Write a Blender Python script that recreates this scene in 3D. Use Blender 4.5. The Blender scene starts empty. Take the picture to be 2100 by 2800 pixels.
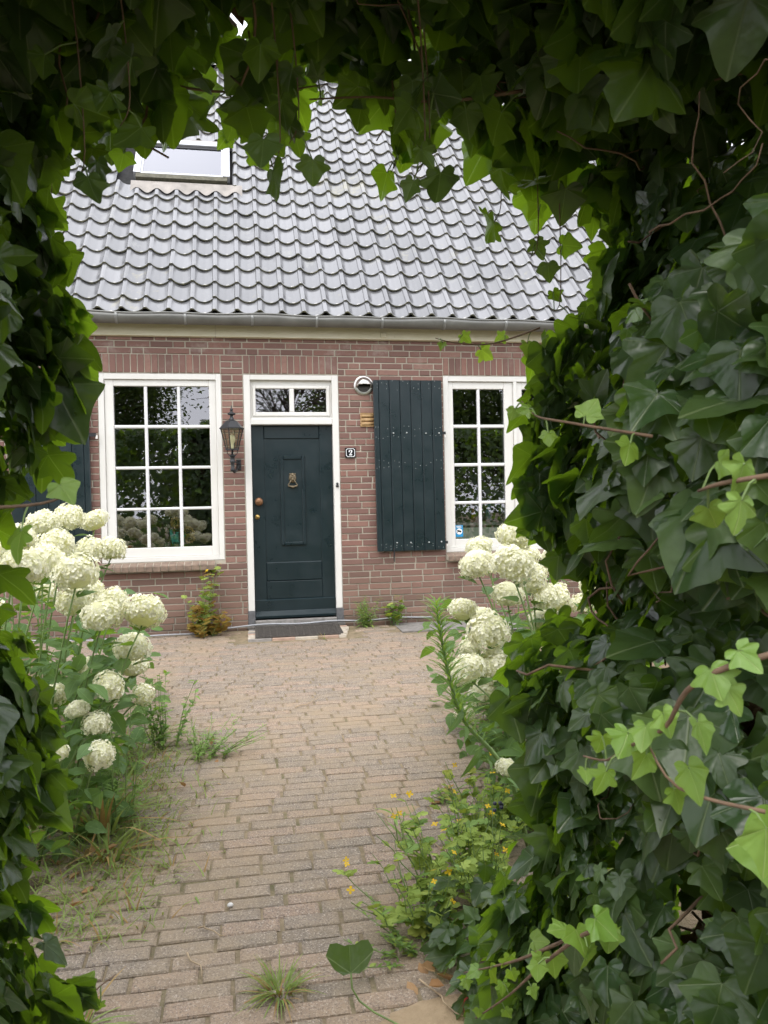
import bpy, math, random
import numpy as np
from mathutils import Matrix, Vector
R = math.radians
rng = random.Random(7)
nrs = np.random.RandomState(11)
S = bpy.context.scene
COL = S.collection

# ------------------------------------------------------------------ camera, sky, sun, exposure
cam_d = bpy.data.cameras.new('camera'); cam = bpy.data.objects.new('camera', cam_d); COL.objects.link(cam)
yaw, pit, rol = 0.17784868, -0.0100372, -0.02143325
F = Vector((math.sin(yaw)*math.cos(pit), math.cos(yaw)*math.cos(pit), math.sin(pit)))
r_ = Vector((math.cos(yaw), -math.sin(yaw), 0)); u_ = r_.cross(F)
rr = r_*math.cos(rol)+u_*math.sin(rol); uu = u_*math.cos(rol)-r_*math.sin(rol)
CAM = Vector((0, -7.96507, 1.15812))
cam.matrix_world = Matrix(((rr.x, uu.x, -F.x, CAM.x), (rr.y, uu.y, -F.y, CAM.y), (rr.z, uu.z, -F.z, CAM.z), (0, 0, 0, 1)))
cam_d.sensor_fit = 'VERTICAL'; cam_d.sensor_height = 36.0; cam_d.lens = 36*2103/2800
cam_d.clip_start = 0.05; cam_d.clip_end = 600
cam_d.dof.use_dof = True; cam_d.dof.focus_distance = 7.6; cam_d.dof.aperture_fstop = 13
S.camera = cam

SUN_EL, SUN_AZ = R(58), R(205)          # soft sun behind a thin overcast, over the viewer's left shoulder
w = bpy.data.worlds.new('World'); S.world = w; w.use_nodes = True
nt = w.node_tree; nt.nodes.clear()
def wn(t): return nt.nodes.new(t)
out = wn('ShaderNodeOutputWorld'); bg = wn('ShaderNodeBackground'); sky = wn('ShaderNodeTexSky')
sky.sky_type = 'NISHITA'; sky.sun_disc = False; sky.sun_elevation = SUN_EL; sky.sun_rotation = SUN_AZ
sky.dust_density = 3.0; sky.air_density = 1.2
tc = wn('ShaderNodeTexCoord'); ns = wn('ShaderNodeTexNoise'); ns.inputs['Scale'].default_value = 2.2; ns.inputs['Detail'].default_value = 5
rmp = wn('ShaderNodeMapRange'); rmp.inputs[1].default_value = 0.3; rmp.inputs[2].default_value = 0.7; rmp.inputs[3].default_value = 0.72; rmp.inputs[4].default_value = 0.95
mx = wn('ShaderNodeMix'); mx.data_type = 'RGBA'
mx.inputs[7].default_value = (17.0, 17.2, 18.2, 1)       # cloud cover
nt.links.new(tc.outputs['Generated'], ns.inputs['Vector']); nt.links.new(ns.outputs['Fac'], rmp.inputs[0])
nt.links.new(rmp.outputs[0], mx.inputs[0]); nt.links.new(sky.outputs[0], mx.inputs[6])
nt.links.new(mx.outputs[2], bg.inputs['Color']); bg.inputs['Strength'].default_value = 0.1
nt.links.new(bg.outputs[0], out.inputs[0])
sd = bpy.data.lights.new('sun', 'SUN'); sd.energy = 0.9; sd.angle = R(28); sd.color = (1.0, 0.95, 0.88)
sun = bpy.data.objects.new('sun', sd); COL.objects.link(sun)
sdir = Vector((math.sin(SUN_AZ)*math.cos(SUN_EL), math.cos(SUN_AZ)*math.cos(SUN_EL), math.sin(SUN_EL)))
sun.rotation_euler = sdir.to_track_quat('Z', 'Y').to_euler()
S.view_settings.view_transform = 'Standard'; S.view_settings.look = 'None'; S.view_settings.gamma = 1
S.view_settings.exposure = 0.78
S.render.engine = 'CYCLES'
S.cycles.use_denoising = True
S.cycles.max_bounces = 8; S.cycles.transparent_max_bounces = 12; S.cycles.transmission_bounces = 6
S.cycles.sample_clamp_indirect = 6.0

# ------------------------------------------------------------------ materials
MATS = {}
class NB:
    def __init__(s, name):
        s.m = bpy.data.materials.new(name); s.m.use_nodes = True; s.t = s.m.node_tree; s.t.nodes.clear()
        s.o = s.n('ShaderNodeOutputMaterial'); MATS[name] = s.m
    def n(s, t, **k):
        x = s.t.nodes.new(t)
        for a, b in k.items(): setattr(x, a, b)
        return x
    def l(s, a, b): s.t.links.new(a, b)
    def pos(s):
        if not hasattr(s, '_g'): s._g = s.n('ShaderNodeNewGeometry')
        return s._g.outputs['Position']
    def objco(s):
        if not hasattr(s, '_tc'): s._tc = s.n('ShaderNodeTexCoord')
        return s._tc.outputs['Object']
    def noise(s, scale, detail=4, rough=.6, vec=None, stretch=None):
        x = s.n('ShaderNodeTexNoise'); x.inputs['Scale'].default_value = scale; x.inputs['Detail'].default_value = detail; x.inputs['Roughness'].default_value = rough
        v = vec or s.pos()
        if stretch:
            mp = s.n('ShaderNodeMapping'); mp.inputs['Scale'].default_value = stretch; s.l(v, mp.inputs[0]); v = mp.outputs[0]
        s.l(v, x.inputs['Vector']); return x.outputs['Fac']
    def rng(s, v, a, b, c=0., d=1.):
        x = s.n('ShaderNodeMapRange'); x.clamp = True
        for i, q in zip((1, 2, 3, 4), (a, b, c, d)): x.inputs[i].default_value = q
        s.l(v, x.inputs[0]); return x.outputs[0]
    def mix(s, fac, a, b):
        x = s.n('ShaderNodeMix'); x.data_type = 'RGBA'
        for i, q in ((0, fac), (6, a), (7, b)):
            if isinstance(q, (tuple, list)): x.inputs[i].default_value = (*q[:3], 1)
            elif isinstance(q, (int, float)): x.inputs[i].default_value = q
            else: s.l(q, x.inputs[i])
        return x.outputs[2]
    def math(s, op, a, b=None, c=None):
        x = s.n('ShaderNodeMath'); x.operation = op
        for i, q in enumerate((a, b, c)):
            if q is None: continue
            if isinstance(q, (int, float)): x.inputs[i].default_value = q
            else: s.l(q, x.inputs[i])
        return x.outputs[0]
    def rnd(s):
        """one random number for each piece: per object, or per island through the attribute 'rnd'"""
        a = s.n('ShaderNodeAttribute'); a.attribute_name = 'rnd'
        o = s.n('ShaderNodeObjectInfo')
        return s.math('FRACT', s.math('ADD', a.outputs['Fac'], o.outputs['Random']))
    def ramp(s, v, *cols):
        x = s.n('ShaderNodeValToRGB'); e = x.color_ramp.elements
        for i, (p, c) in enumerate(cols):
            q = e[i] if i < 2 else e.new(p)
            q.position = p; q.color = (*c, 1)
        s.l(v, x.inputs[0]); return x.outputs[0]
    def bump(s, h, strength, dist=.01, normal=None):
        x = s.n('ShaderNodeBump'); x.inputs['Strength'].default_value = strength; x.inputs['Distance'].default_value = dist
        s.l(h, x.inputs['Height'])
        if normal: s.l(normal, x.inputs['Normal'])
        return x.outputs[0]
    def pr(s, col, rough=.6, bump=None, spec=.5, metal=0., ior=None, coat=0., out=True):
        p = s.n('ShaderNodeBsdfPrincipled')
        for key, q in (('Base Color', col), ('Roughness', rough), ('Specular IOR Level', spec), ('Metallic', metal), ('Coat Weight', coat)):
            if isinstance(q, (tuple, list)): p.inputs[key].default_value = (*q[:3], 1)
            elif isinstance(q, (int, float)): p.inputs[key].default_value = q
            else: s.l(q, p.inputs[key])
        if ior: p.inputs['IOR'].default_value = ior
        if bump: s.l(bump, p.inputs['Normal'])
        if out: s.l(p.outputs[0], s.o.inputs[0])
        return p.outputs[0]

def simple(name, col, rough=.5, var=.25, scale=8, metal=0., spec=.5, bump=0., bscale=60):
    b = NB(name); n = b.noise(scale)
    dark = tuple(c*(1-var) for c in col); lite = tuple(min(1, c*(1+var)) for c in col)
    c = b.mix(b.rng(n, .3, .7), dark, lite)
    bp = b.bump(b.noise(bscale), bump, .004) if bump else None
    b.pr(c, b.rng(b.noise(scale*2), .2, .8, rough*.8, min(1, rough*1.25)), bp, spec, metal)
    return b.m

# facing brick: fired red brown, browner and dirtier on the splash courses, lime bloom under the eaves
b = NB('brick'); rv = b.rnd()
c = b.ramp(rv, (0, (.150, .090, .074)), (1, (.27, .165, .130)), (.3, (.215, .120, .097)), (.55, (.185, .108, .088)), (.8, (.245, .130, .101)))
c = b.mix(b.rng(b.noise(34, 5), .35, .75, 0, .55), c, (.17, .092, .082))
sep = b.n('ShaderNodeSeparateXYZ'); b.l(b.pos(), sep.inputs[0])
zz = b.math('ADD', sep.outputs[2], b.math('MULTIPLY', b.noise(2.2), -.5))
low = b.rng(zz, -.25, .55, .85, 0.)
c = b.mix(low, c, b.mix(rv, (.15, .105, .078), (.235, .15, .115)))
bloom = b.math('MULTIPLY', b.rng(b.noise(2.6, 6, .7), .54, .68, 0, .5), b.rng(sep.outputs[2], 2.45, 2.75))
bl2 = b.rng(b.noise(9, 6, .75), .66, .76, 0, .3)
c = b.mix(b.math('MAXIMUM', bloom, bl2), c, (.42, .37, .33))
b.pr(c, .85, b.bump(b.noise(110, 4), .35, .004), .3)
b = NB('mortar'); sep = b.n('ShaderNodeSeparateXYZ'); b.l(b.pos(), sep.inputs[0])
c = b.mix(b.rng(b.noise(7), .3, .7), (.34, .30, .24), (.46, .42, .345))
c = b.mix(b.rng(sep.outputs[2], 0, .55, .75, 0), c, (.24, .215, .18))
b.pr(c, .95, b.bump(b.noise(160), .5, .004), .2)
# glazed roof tile
b = NB('glazed_tile'); rv = b.rnd()
c = b.mix(rv, (.088, .089, .094), (.168, .168, .176))
c = b.mix(b.rng(b.noise(3.5, 5, .7), .58, .75, 0, .5), c, (.25, .25, .215))
c = b.mix(b.rng(b.noise(1.3, 6, .8), .60, .72, 0, .6), c, (.25, .225, .11))
b.pr(c, b.rng(b.noise(9, 3), .3, .8, .14, .28), b.bump(b.noise(12, 2), .03, .01), .5, ior=2.1)
b = NB('tile_lip'); c = b.mix(b.rng(b.noise(24, 5), .35, .7), (.055, .055, .048), (.19, .18, .105))
c = b.mix(b.rng(b.noise(6, 5, .8), .64, .74), c, (.36, .28, .06))
b.pr(c, .6, b.bump(b.noise(120), .6, .006))
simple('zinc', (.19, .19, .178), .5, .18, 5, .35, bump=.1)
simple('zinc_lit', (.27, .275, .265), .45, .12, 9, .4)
b = NB('cream_board'); c = b.mix(b.rng(b.noise(3, 6, .7, None, (1, 1, 6)), .4, .7), (.62, .575, .42), (.70, .66, .53))
c = b.mix(b.rng(b.noise(7, 6, .8), .64, .78, 0, .55), c, (.33, .27, .18)); b.pr(c, .7)
b = NB('white_paint'); c = b.mix(b.rng(b.noise(2.5, 5), .3, .75), (.66, .645, .60), (.72, .71, .68))
c = b.mix(b.rng(b.noise(22, 6, .8), .7, .8, 0, .3), c, (.5, .46, .36)); b.pr(c, .42, b.bump(b.noise(30, 3, .5, None, (1, 1, .15)), .06, .004))
b = NB('white_bar'); b.pr(b.mix(b.rng(b.noise(5), .3, .7), (.68, .68, .67), (.74, .74, .735)), .4)
b = NB('dark_paint'); c = b.mix(b.rng(b.noise(3, 5), .3, .7), (.0055, .0150, .0185), (.0095, .0205, .0245))
sc_ = b.rng(b.noise(55, 7, .85), .735, .76, 0, .55)
c = b.mix(sc_, c, (.20, .21, .20))
b.pr(c, b.rng(b.noise(6, 5), .3, .7, .24, .42), b.bump(b.noise(18, 4, .6, None, (1, 1, .1)), .10, .004), .5)
simple('nail', (.35, .37, .36), .5, .3, 20)
simple('black_iron', (.022, .023, .025), .38, .4, 12, .2)
simple('brass', (.36, .25, .085), .35, .3, 40, .85)
simple('old_brass', (.17, .135, .085), .42, .45, 60, .6)
simple('bronze_knob', (.23, .115, .055), .35, .3, 20, .55)
simple('bluestone', (.11, .11, .115), .75, .3, 30)
simple('threshold_stone', (.22, .205, .19), .85, .3, 25, bump=.3)
simple('rubber', (.066, .058, .050), .8, .35, 40)
simple('cable', (.33, .34, .36), .5, .15, 10)
simple('stainless', (.55, .53, .50), .3, .1, 14, .95)
simple('dark_void', (.01, .01, .01), .8, .2, 10)
simple('louvre_metal', (.12, .11, .10), .4, .2, 20, .6)
simple('pale_wood', (.42, .27, .125), .6, .18, 30)
simple('enamel_black', (.008, .008, .012), .2, .2, 10)
simple('enamel_white', (.82, .84, .84), .25, .04, 10)
simple('sill_brick', (.20, .145, .108), .9, .3, 18, bump=.4)
simple('sticker_blue', (.02, .24, .48), .4, .1, 10)
simple('step_cream', (.50, .44, .36), .85, .15, 20)
simple('step_grey', (.27, .25, .23), .85, .2, 20)
simple('step_pink', (.42, .29, .22), .85, .2, 20)
simple('lead', (.30, .275, .25), .65, .25, 8, .2)
simple('mossy_rail', (.085, .08, .055), .85, .45, 30, bump=.4)
simple('skylight_trim', (.50, .51, .53), .4, .06, 6, .3)
simple('black_seal', (.012, .012, .013), .6, .2, 10)
simple('white_blind', (.85, .86, .88), .6, .03, 4)
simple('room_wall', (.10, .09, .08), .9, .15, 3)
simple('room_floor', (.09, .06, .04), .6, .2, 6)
simple('teal_glass', (.08, .55, .50), .2, .4, 25)
simple('dried_flower', (.70, .46, .16), .9, .35, 60)
simple('rattan', (.66, .55, .5), .8, .3, 60)
simple('candle_wax', (.80, .82, .83), .5, .05, 10)
simple('red_ornament', (.42, .05, .025), .4, .2, 14)
simple('amber_bottle', (.30, .10, .015), .2, .3, 10)
simple('blue_bottle', (.12, .30, .42), .3, .25, 16)
simple('frosted_film', (.58, .64, .58), .6, .05, 6)
simple('counter_white', (.6, .6, .58), .5, .06, 6)
simple('bulb', (.75, .70, .5), .3, .1, 6)
simple('pebble', (.62, .6, .57), .6, .15, 30)

# window glass: clear pane, mirror-like double glazing
b = NB('glass'); tr = b.n('ShaderNodeBsdfTransparent'); tr.inputs[0].default_value = (.80, .83, .80, 1)
gl = b.n('ShaderNodeBsdfGlossy'); gl.inputs['Roughness'].default_value = .006; gl.inputs['Color'].default_value = (.95, .95, 1, 1)
b.l(b.bump(b.noise(1.6, 2), .02, .02), gl.inputs['Normal'])
fr = b.n('ShaderNodeFresnel'); fr.inputs[0].default_value = 1.5
fac = b.math('MINIMUM', b.math('ADD', b.math('MULTIPLY', fr.outputs[0], 2.6), .08), 1.0)
ms = b.n('ShaderNodeMixShader'); b.l(fac, ms.inputs[0]); b.l(tr.outputs[0], ms.inputs[1]); b.l(gl.outputs[0], ms.inputs[2]); b.l(ms.outputs[0], b.o.inputs[0])
b = NB('clear_glass'); tr = b.n('ShaderNodeBsdfTransparent'); tr.inputs[0].default_value = (.82, .82, .74, 1)
gl = b.n('ShaderNodeBsdfGlossy'); gl.inputs['Roughness'].default_value = .08
ms = b.n('ShaderNodeMixShader'); ms.inputs[0].default_value = .12; b.l(tr.outputs[0], ms.inputs[1]); b.l(gl.outputs[0], ms.inputs[2]); b.l(ms.outputs[0], b.o.inputs[0])

# paving
b = NB('paver'); rv = b.rnd()
c = b.ramp(rv, (0, (.25, .205, .155)), (1, (.335, .25, .18)), (.35, (.275, .226, .174)), (.6, (.30, .24, .18)), (.8, (.345, .25, .182)))
c = b.mix(b.rng(b.noise(22, 4, .7), .35, .7, 0, .55), c, (.15, .125, .105))
sp = b.noise(120, 3, .85); c = b.mix(b.rng(sp, .54, .66, 0, .9), c, (.56, .49, .42))
sp2 = b.noise(95, 3, .85, b.objco()); c = b.mix(b.rng(sp2, .52, .64, 0, .85), c, (.085, .075, .07))
c = b.mix(b.rng(b.noise(1.4, 6, .75), .44, .68, 0, .7), c, (.33, .25, .16))
b.pr(c, .9, b.bump(sp, .55, .006), .25)
b = NB('joint_sand'); c = b.mix(b.rng(b.noise(14, 5), .35, .65), (.18, .14, .085), (.29, .225, .14))
c = b.mix(b.rng(b.noise(5, 6, .8), .50, .64, 0, .8), c, (.10, .10, .04)); b.pr(c, .95, b.bump(b.noise(120), .8, .01))
b = NB('soil'); c = b.mix(b.rng(b.noise(6, 6, .7), .35, .65), (.10, .075, .045), (.235, .17, .10))
c = b.mix(b.rng(b.noise(1.2, 5), .5, .65), c, (.07, .085, .03)); b.pr(c, .95, b.bump(b.noise(60, 6), .9, .02))
b = NB('sand'); c = b.mix(b.rng(b.noise(30, 6, .7), .3, .7), (.29, .21, .125), (.37, .275, .17)); b.pr(c, .95, b.bump(b.noise(90, 5), .7, .008))

# foliage
def leafmat(name, a, b2, vein, trans, tw=.35, rough=.38, spec=.5, yellow=None, light=None, blotch=None):
    b = NB(name); rv = b.rnd()
    c = b.mix(rv, a, b2)
    if light: c = b.mix(b.rng(rv, .80, .97), c, light)
    c = b.mix(b.rng(b.noise(45, 4), .35, .7, 0, .4), c, tuple(x*.72 for x in a))
    if yellow: c = b.mix(b.rng(b.noise(1.9, 3), .55, .7, 0, .8), c, yellow)
    if blotch: c = b.mix(b.rng(b.noise(26, 5, .75), .66, .76, 0, .7), c, blotch)
    at = b.n('ShaderNodeAttribute'); at.attribute_name = 'vein'
    vf = b.rng(at.outputs['Fac'], .935, .985, 0, .6)
    c = b.mix(vf, c, vein)
    p = b.pr(c, b.rng(rv, 0, 1, rough*.8, rough*1.3), b.bump(b.math('ADD', b.math('MULTIPLY', vf, -.5), b.noise(30, 2)), .45, .006), spec, out=False)
    t = b.n('ShaderNodeBsdfTranslucent')
    tcol = b.mix(rv, trans, tuple(x*.7 for x in trans)); tcol = b.mix(b.math('MULTIPLY', vf, .5), tcol, tuple(min(1, x*1.5) for x in trans))
    b.l(tcol, t.inputs[0])
    ms = b.n('ShaderNodeMixShader'); b.l(b.rng(b.math('FRACT', b.math('MULTIPLY', rv, 7.31)), 0, 1, tw*.4, tw*1.35), ms.inputs[0])
    b.l(p, ms.inputs[1]); b.l(t.outputs[0], ms.inputs[2]); b.l(ms.outputs[0], b.o.inputs[0])
    return b.m
leafmat('ivy_leaf', (.033, .066, .024), (.070, .112, .040), (.20, .24, .13), (.31, .53, .018), .39, .31, .45, light=(.11, .18, .06), blotch=(.15, .13, .075))
leafmat('ivy_young', (.15, .28, .045), (.21, .34, .06), (.34, .44, .16), (.42, .62, .04), .42, .42)
leafmat('ivy_dead', (.10, .055, .028), (.17, .10, .05), (.19, .12, .07), (.16, .07, .03), .08, .8, .2)
leafmat('hydrangea_leaf', (.075, .145, .045), (.12, .205, .06), (.22, .32, .13), (.30, .50, .04), .38, .55, .35)
leafmat('weed_leaf', (.16, .28, .07), (.24, .36, .10), (.26, .36, .13), (.38, .56, .06), .40, .6, .3)
leafmat('celandine_leaf', (.25, .35, .07), (.36, .45, .11), (.32, .40, .14), (.46, .56, .06), .42, .65, .25, yellow=(.34, .30, .05))
leafmat('autumn_leaf', (.24, .20, .05), (.32, .17, .05), (.35, .28, .1), (.5, .35, .06), .4, .7, .2)
leafmat('grass', (.19, .29, .07), (.30, .36, .12), (.2, .26, .09), (.42, .50, .08), .38, .6, .3)
leafmat('dry_grass', (.34, .22, .085), (.42, .29, .13), (.4, .28, .12), (.45, .28, .08), .3, .8, .2)
leafmat('dry_leaf', (.38, .20, .09), (.50, .33, .18), (.5, .35, .2), (.5, .26, .09), .25, .8, .2)
leafmat('red_leaf', (.45, .06, .05), (.5, .08, .07), (.6, .2, .15), (.6, .08, .05), .3, .5)
leafmat('tree_leaf', (.035, .058, .020), (.065, .095, .03), (.07, .1, .04), (.22, .34, .04), .34, .6, .2)
leafmat('petal', (.93, .905, .68), (.95, .935, .79), (.9, .9, .7), (.95, .94, .72), .42, .75, .2)
leafmat('petal_green', (.82, .82, .54), (.87, .86, .64), (.8, .8, .5), (.92, .92, .55), .40, .75, .2)
leafmat('yellow_petal', (.75, .48, .02), (.8, .55, .03), (.8, .5, .02), (.9, .6, .03), .3, .6, .2)
simple('ivy_stem', (.165, .105, .065), .8, .35, 30, bump=.3)
simple('green_stem', (.16, .24, .07), .6, .3, 20)
simple('wood_trunk', (.075, .055, .04), .9, .35, 14, bump=.5)
simple('dry_twig', (.36, .27, .17), .85, .25, 20)
simple('berry', (.02, .025, .05), .35, .4, 20)

# ------------------------------------------------------------------ builders
class MB:
    def __init__(s): s.v = []; s.f = []; s.mi = []; s.rn = []
    def add(s, vs, fs, mi=0, rn=None):
        o = len(s.v); s.v += [tuple(q) for q in vs]; s.f += [tuple(i+o for i in q) for q in fs]; s.mi += [mi]*len(fs)
        s.rn += [0.0 if rn is None else rn]*len(vs)
        return s
    def box(s, x0, x1, y0, y1, z0, z1, mi=0, rn=None, jit=0):
        vs = [(x, y, z) for z in (z0, z1) for y in (y0, y1) for x in (x0, x1)]
        if jit: vs = [tuple(c+rng.uniform(-jit, jit) for c in q) for q in vs]
        return s.add(vs, [(0, 2, 3, 1), (4, 5, 7, 6), (0, 1, 5, 4), (2, 6, 7, 3), (0, 4, 6, 2), (1, 3, 7, 5)], mi, rn)
    def cbox(s, x0, x1, y0, y1, z0, z1, c=.004, mi=0):
        """box whose front (-y) face is chamfered"""
        vs = [(x0, y1, z0), (x1, y1, z0), (x1, y1, z1), (x0, y1, z1), (x0, y0+c, z0), (x1, y0+c, z0), (x1, y0+c, z1), (x0, y0+c, z1),
              (x0+c, y0, z0+c), (x1-c, y0, z0+c), (x1-c, y0, z1-c), (x0+c, y0, z1-c)]
        fs = [(3, 2, 1, 0), (0, 1, 5, 4), (1, 2, 6, 5), (2, 3, 7, 6), (3, 0, 4, 7), (4, 5, 9, 8), (5, 6, 10, 9), (6, 7, 11, 10), (7, 4, 8, 11), (8, 9, 10, 11)]
        return s.add(vs, fs, mi)
    def frame(s, x0, x1, z0, z1, wl, wr, wb, wt, y0, y1, c=.003, mi=0):
        s.cbox(x0, x0+wl, y0, y1, z0, z1, c, mi); s.cbox(x1-wr, x1, y0, y1, z0, z1, c, mi)
        s.cbox(x0+wl, x1-wr, y0+.0015, y1, z0, z0+wb, c, mi); s.cbox(x0+wl, x1-wr, y0+.0015, y1, z1-wt, z1, c, mi); return s
    def tube(s, pts, rad, seg=6, mi=0, cap=True):
        pts = [Vector(p) for p in pts]; n = len(pts)
        rads = rad if isinstance(rad, (list, tuple)) else [rad]*n
        vs = []; prev = None
        for i, p in enumerate(pts):
            t = (pts[min(i+1, n-1)]-pts[max(i-1, 0)]).normalized()
            a = prev if prev is not None else (Vector((0, 0, 1)) if abs(t.z) < .9 else Vector((1, 0, 0)))
            a = (a-t*a.dot(t)); a = a.normalized() if a.length > 1e-6 else t.orthogonal().normalized(); prev = a; bb = t.cross(a)
            for k in range(seg):
                an = 2*math.pi*k/seg; vs.append(p+(a*math.cos(an)+bb*math.sin(an))*rads[i])
        fs = [(i*seg+k, i*seg+(k+1) % seg, (i+1)*seg+(k+1) % seg, (i+1)*seg+k) for i in range(n-1) for k in range(seg)]
        if cap: fs += [tuple(range(seg-1, -1, -1)), tuple((n-1)*seg+k for k in range(seg))]
        return s.add(vs, fs, mi)
    def lathe(s, prof, c=(0, 0, 0), seg=16, axis='z', mi=0, phase=0.):
        vs = []; n = len(prof)
        for (r, h) in prof:
            for k in range(seg):
                a = 2*math.pi*k/seg+phase; x, y = r*math.cos(a), r*math.sin(a)
                q = (x, y, h) if axis == 'z' else (x, h, y)
                vs.append((c[0]+q[0], c[1]+q[1], c[2]+q[2]))
        fs = []
        for i in range(n-1):
            for k in range(seg):
                q = (i*seg+k, i*seg+(k+1) % seg, (i+1)*seg+(k+1) % seg, (i+1)*seg+k)
                fs.append(q if axis == 'z' else q[::-1])
        return s.add(vs, fs, mi)
    def build(s, name, mats, parent=None, smooth=False, loc=None):
        me = bpy.data.meshes.new(name); me.from_pydata(s.v, [], s.f)
        if isinstance(mats, str): mats = [mats]
        for m in mats: me.materials.append(MATS[m])
        if len(mats) > 1: me.polygons.foreach_set('material_index', s.mi)
        if any(s.rn):
            a = me.attributes.new('rnd', 'FLOAT', 'POINT'); a.data.foreach_set('value', s.rn)
        if smooth: me.polygons.foreach_set('use_smooth', [True]*len(me.polygons))
        me.update()
        return link(name, me, parent, loc)
def link(name, me, parent=None, loc=None, mat=None):
    o = bpy.data.objects.new(name, me); COL.objects.link(o)
    if parent: o.parent = parent
    if mat is not None: o.matrix_basis = mat
    elif loc is not None: o.location = loc
    return o
def tag(o, label=None, cat=None, group=None, kind=None):
    for k, v in (('label', label), ('category', cat), ('group', group), ('kind', kind)):
        if v: o[k] = v
    return o
def empty(name, loc=(0, 0, 0), label=None, cat=None, group=None, kind=None):
    o = bpy.data.objects.new(name, None); COL.objects.link(o); o.empty_display_size = .1; o.location = loc
    return tag(o, label, cat, group, kind)
def npmesh(name, verts, tris, mats, mi=None, attrs=None, smooth=True):
    me = bpy.data.meshes.new(name); n = len(tris)
    me.vertices.add(len(verts)); me.vertices.foreach_set('co', np.asarray(verts, np.float32).ravel())
    me.loops.add(3*n); me.loops.foreach_set('vertex_index', np.asarray(tris, np.int32).ravel())
    me.polygons.add(n); me.polygons.foreach_set('loop_start', np.arange(0, 3*n, 3, dtype=np.int32))
    if isinstance(mats, str): mats = [mats]
    for m in mats: me.materials.append(MATS[m])
    if mi is not None: me.polygons.foreach_set('material_index', np.asarray(mi, np.int32))
    if smooth: me.polygons.foreach_set('use_smooth', np.ones(n, bool))
    for k, v in (attrs or {}).items():
        a = me.attributes.new(k, 'FLOAT', 'POINT'); a.data.foreach_set('value', np.asarray(v, np.float32))
    me.update(calc_edges=True); me.validate()
    return me

def gz(x, y):
    """ground height: the drive rises gently to the house"""
    if y > 0: return -.095
    if y > -9: return -.095+.047*y
    return -.518

# ------------------------------------------------------------------ ground
def ground_sheet():
    xs = [-90, -40, -15, -6, -3, 0, 3, 6, 15, 40, 90]; ys = [-120, -60, -25, -12, -9, -6, -3, -.0, 4, 12, 40, 120]
    vs = [(x, y, gz(x, y)-.035) for y in ys for x in xs]; n = len(xs)
    fs = [(j*n+i, j*n+i+1, (j+1)*n+i+1, (j+1)*n+i) for j in range(len(ys)-1) for i in range(n-1)]
    return MB().add(vs, fs).build('ground', 'soil')
tag(ground_sheet(), 'sandy soil ground around the house and path', 'ground', kind='structure')

# ------------------------------------------------------------------ house
house = empty('brick_cottage', (0, 0, 0), 'red brick cottage with grey tiled roof, white windows and dark door', 'house')
OPEN = [(-1.41, -.217, .63, 2.515), (.003, .977, -.04, 2.512), (2.10, 3.68, .63, 2.515)]   # left window, door, right window
ZB, ZT, XL, XR = -.30, 3.0, -5.2, 6.4
wall = MB()
def wallgrid(y0, y1, mi=0):
    zs = sorted({ZB, ZT, .63, 2.515, -.04, 2.512}); xs = sorted({XL, XR, *[q for o in OPEN for q in o[:2]]})
    for i in range(len(xs)-1):
        x0, x1 = xs[i], xs[i+1]; op = [o for o in OPEN if o[0] <= x0+1e-6 and o[1] >= x1-1e-6]
        if op:
            wall.box(x0, x1, y0, y1, ZB, op[0][2], mi); wall.box(x0, x1, y0, y1, op[0][3], ZT, mi)
        else: wall.box(x0, x1, y0, y1, ZB, ZT, mi)
wallgrid(.007, .30)
wall.box(XL, XL+.3, .302, 7.4, ZB, ZT); wall.box(XR-.3, XR, .302, 7.4, ZB, ZT); wall.box(XL, XR, 7.4, 7.7, ZB, ZT)
for gx0, gx1 in ((XL+.002, XL+.298), (XR-.298, XR-.002)):   # gables
    wall.add([(gx0, .0, 3), (gx0, 7.6, 3), (gx0, 3.65, 7.35), (gx1, .0, 3), (gx1, 7.6, 3), (gx1, 3.65, 7.35)], [(0, 1, 2), (5, 4, 3), (0, 3, 4, 1), (1, 4, 5, 2), (2, 5, 3, 0)])
wall_o = wall.build('wall', 'mortar', house)
# rooms behind the glass
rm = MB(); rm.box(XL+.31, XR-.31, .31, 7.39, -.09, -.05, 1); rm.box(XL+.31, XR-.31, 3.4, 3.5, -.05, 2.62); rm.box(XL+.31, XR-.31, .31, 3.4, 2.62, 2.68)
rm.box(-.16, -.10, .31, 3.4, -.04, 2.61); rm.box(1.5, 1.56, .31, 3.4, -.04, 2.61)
rm.build('room', ['room_wall', 'room_floor'], house)

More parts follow.
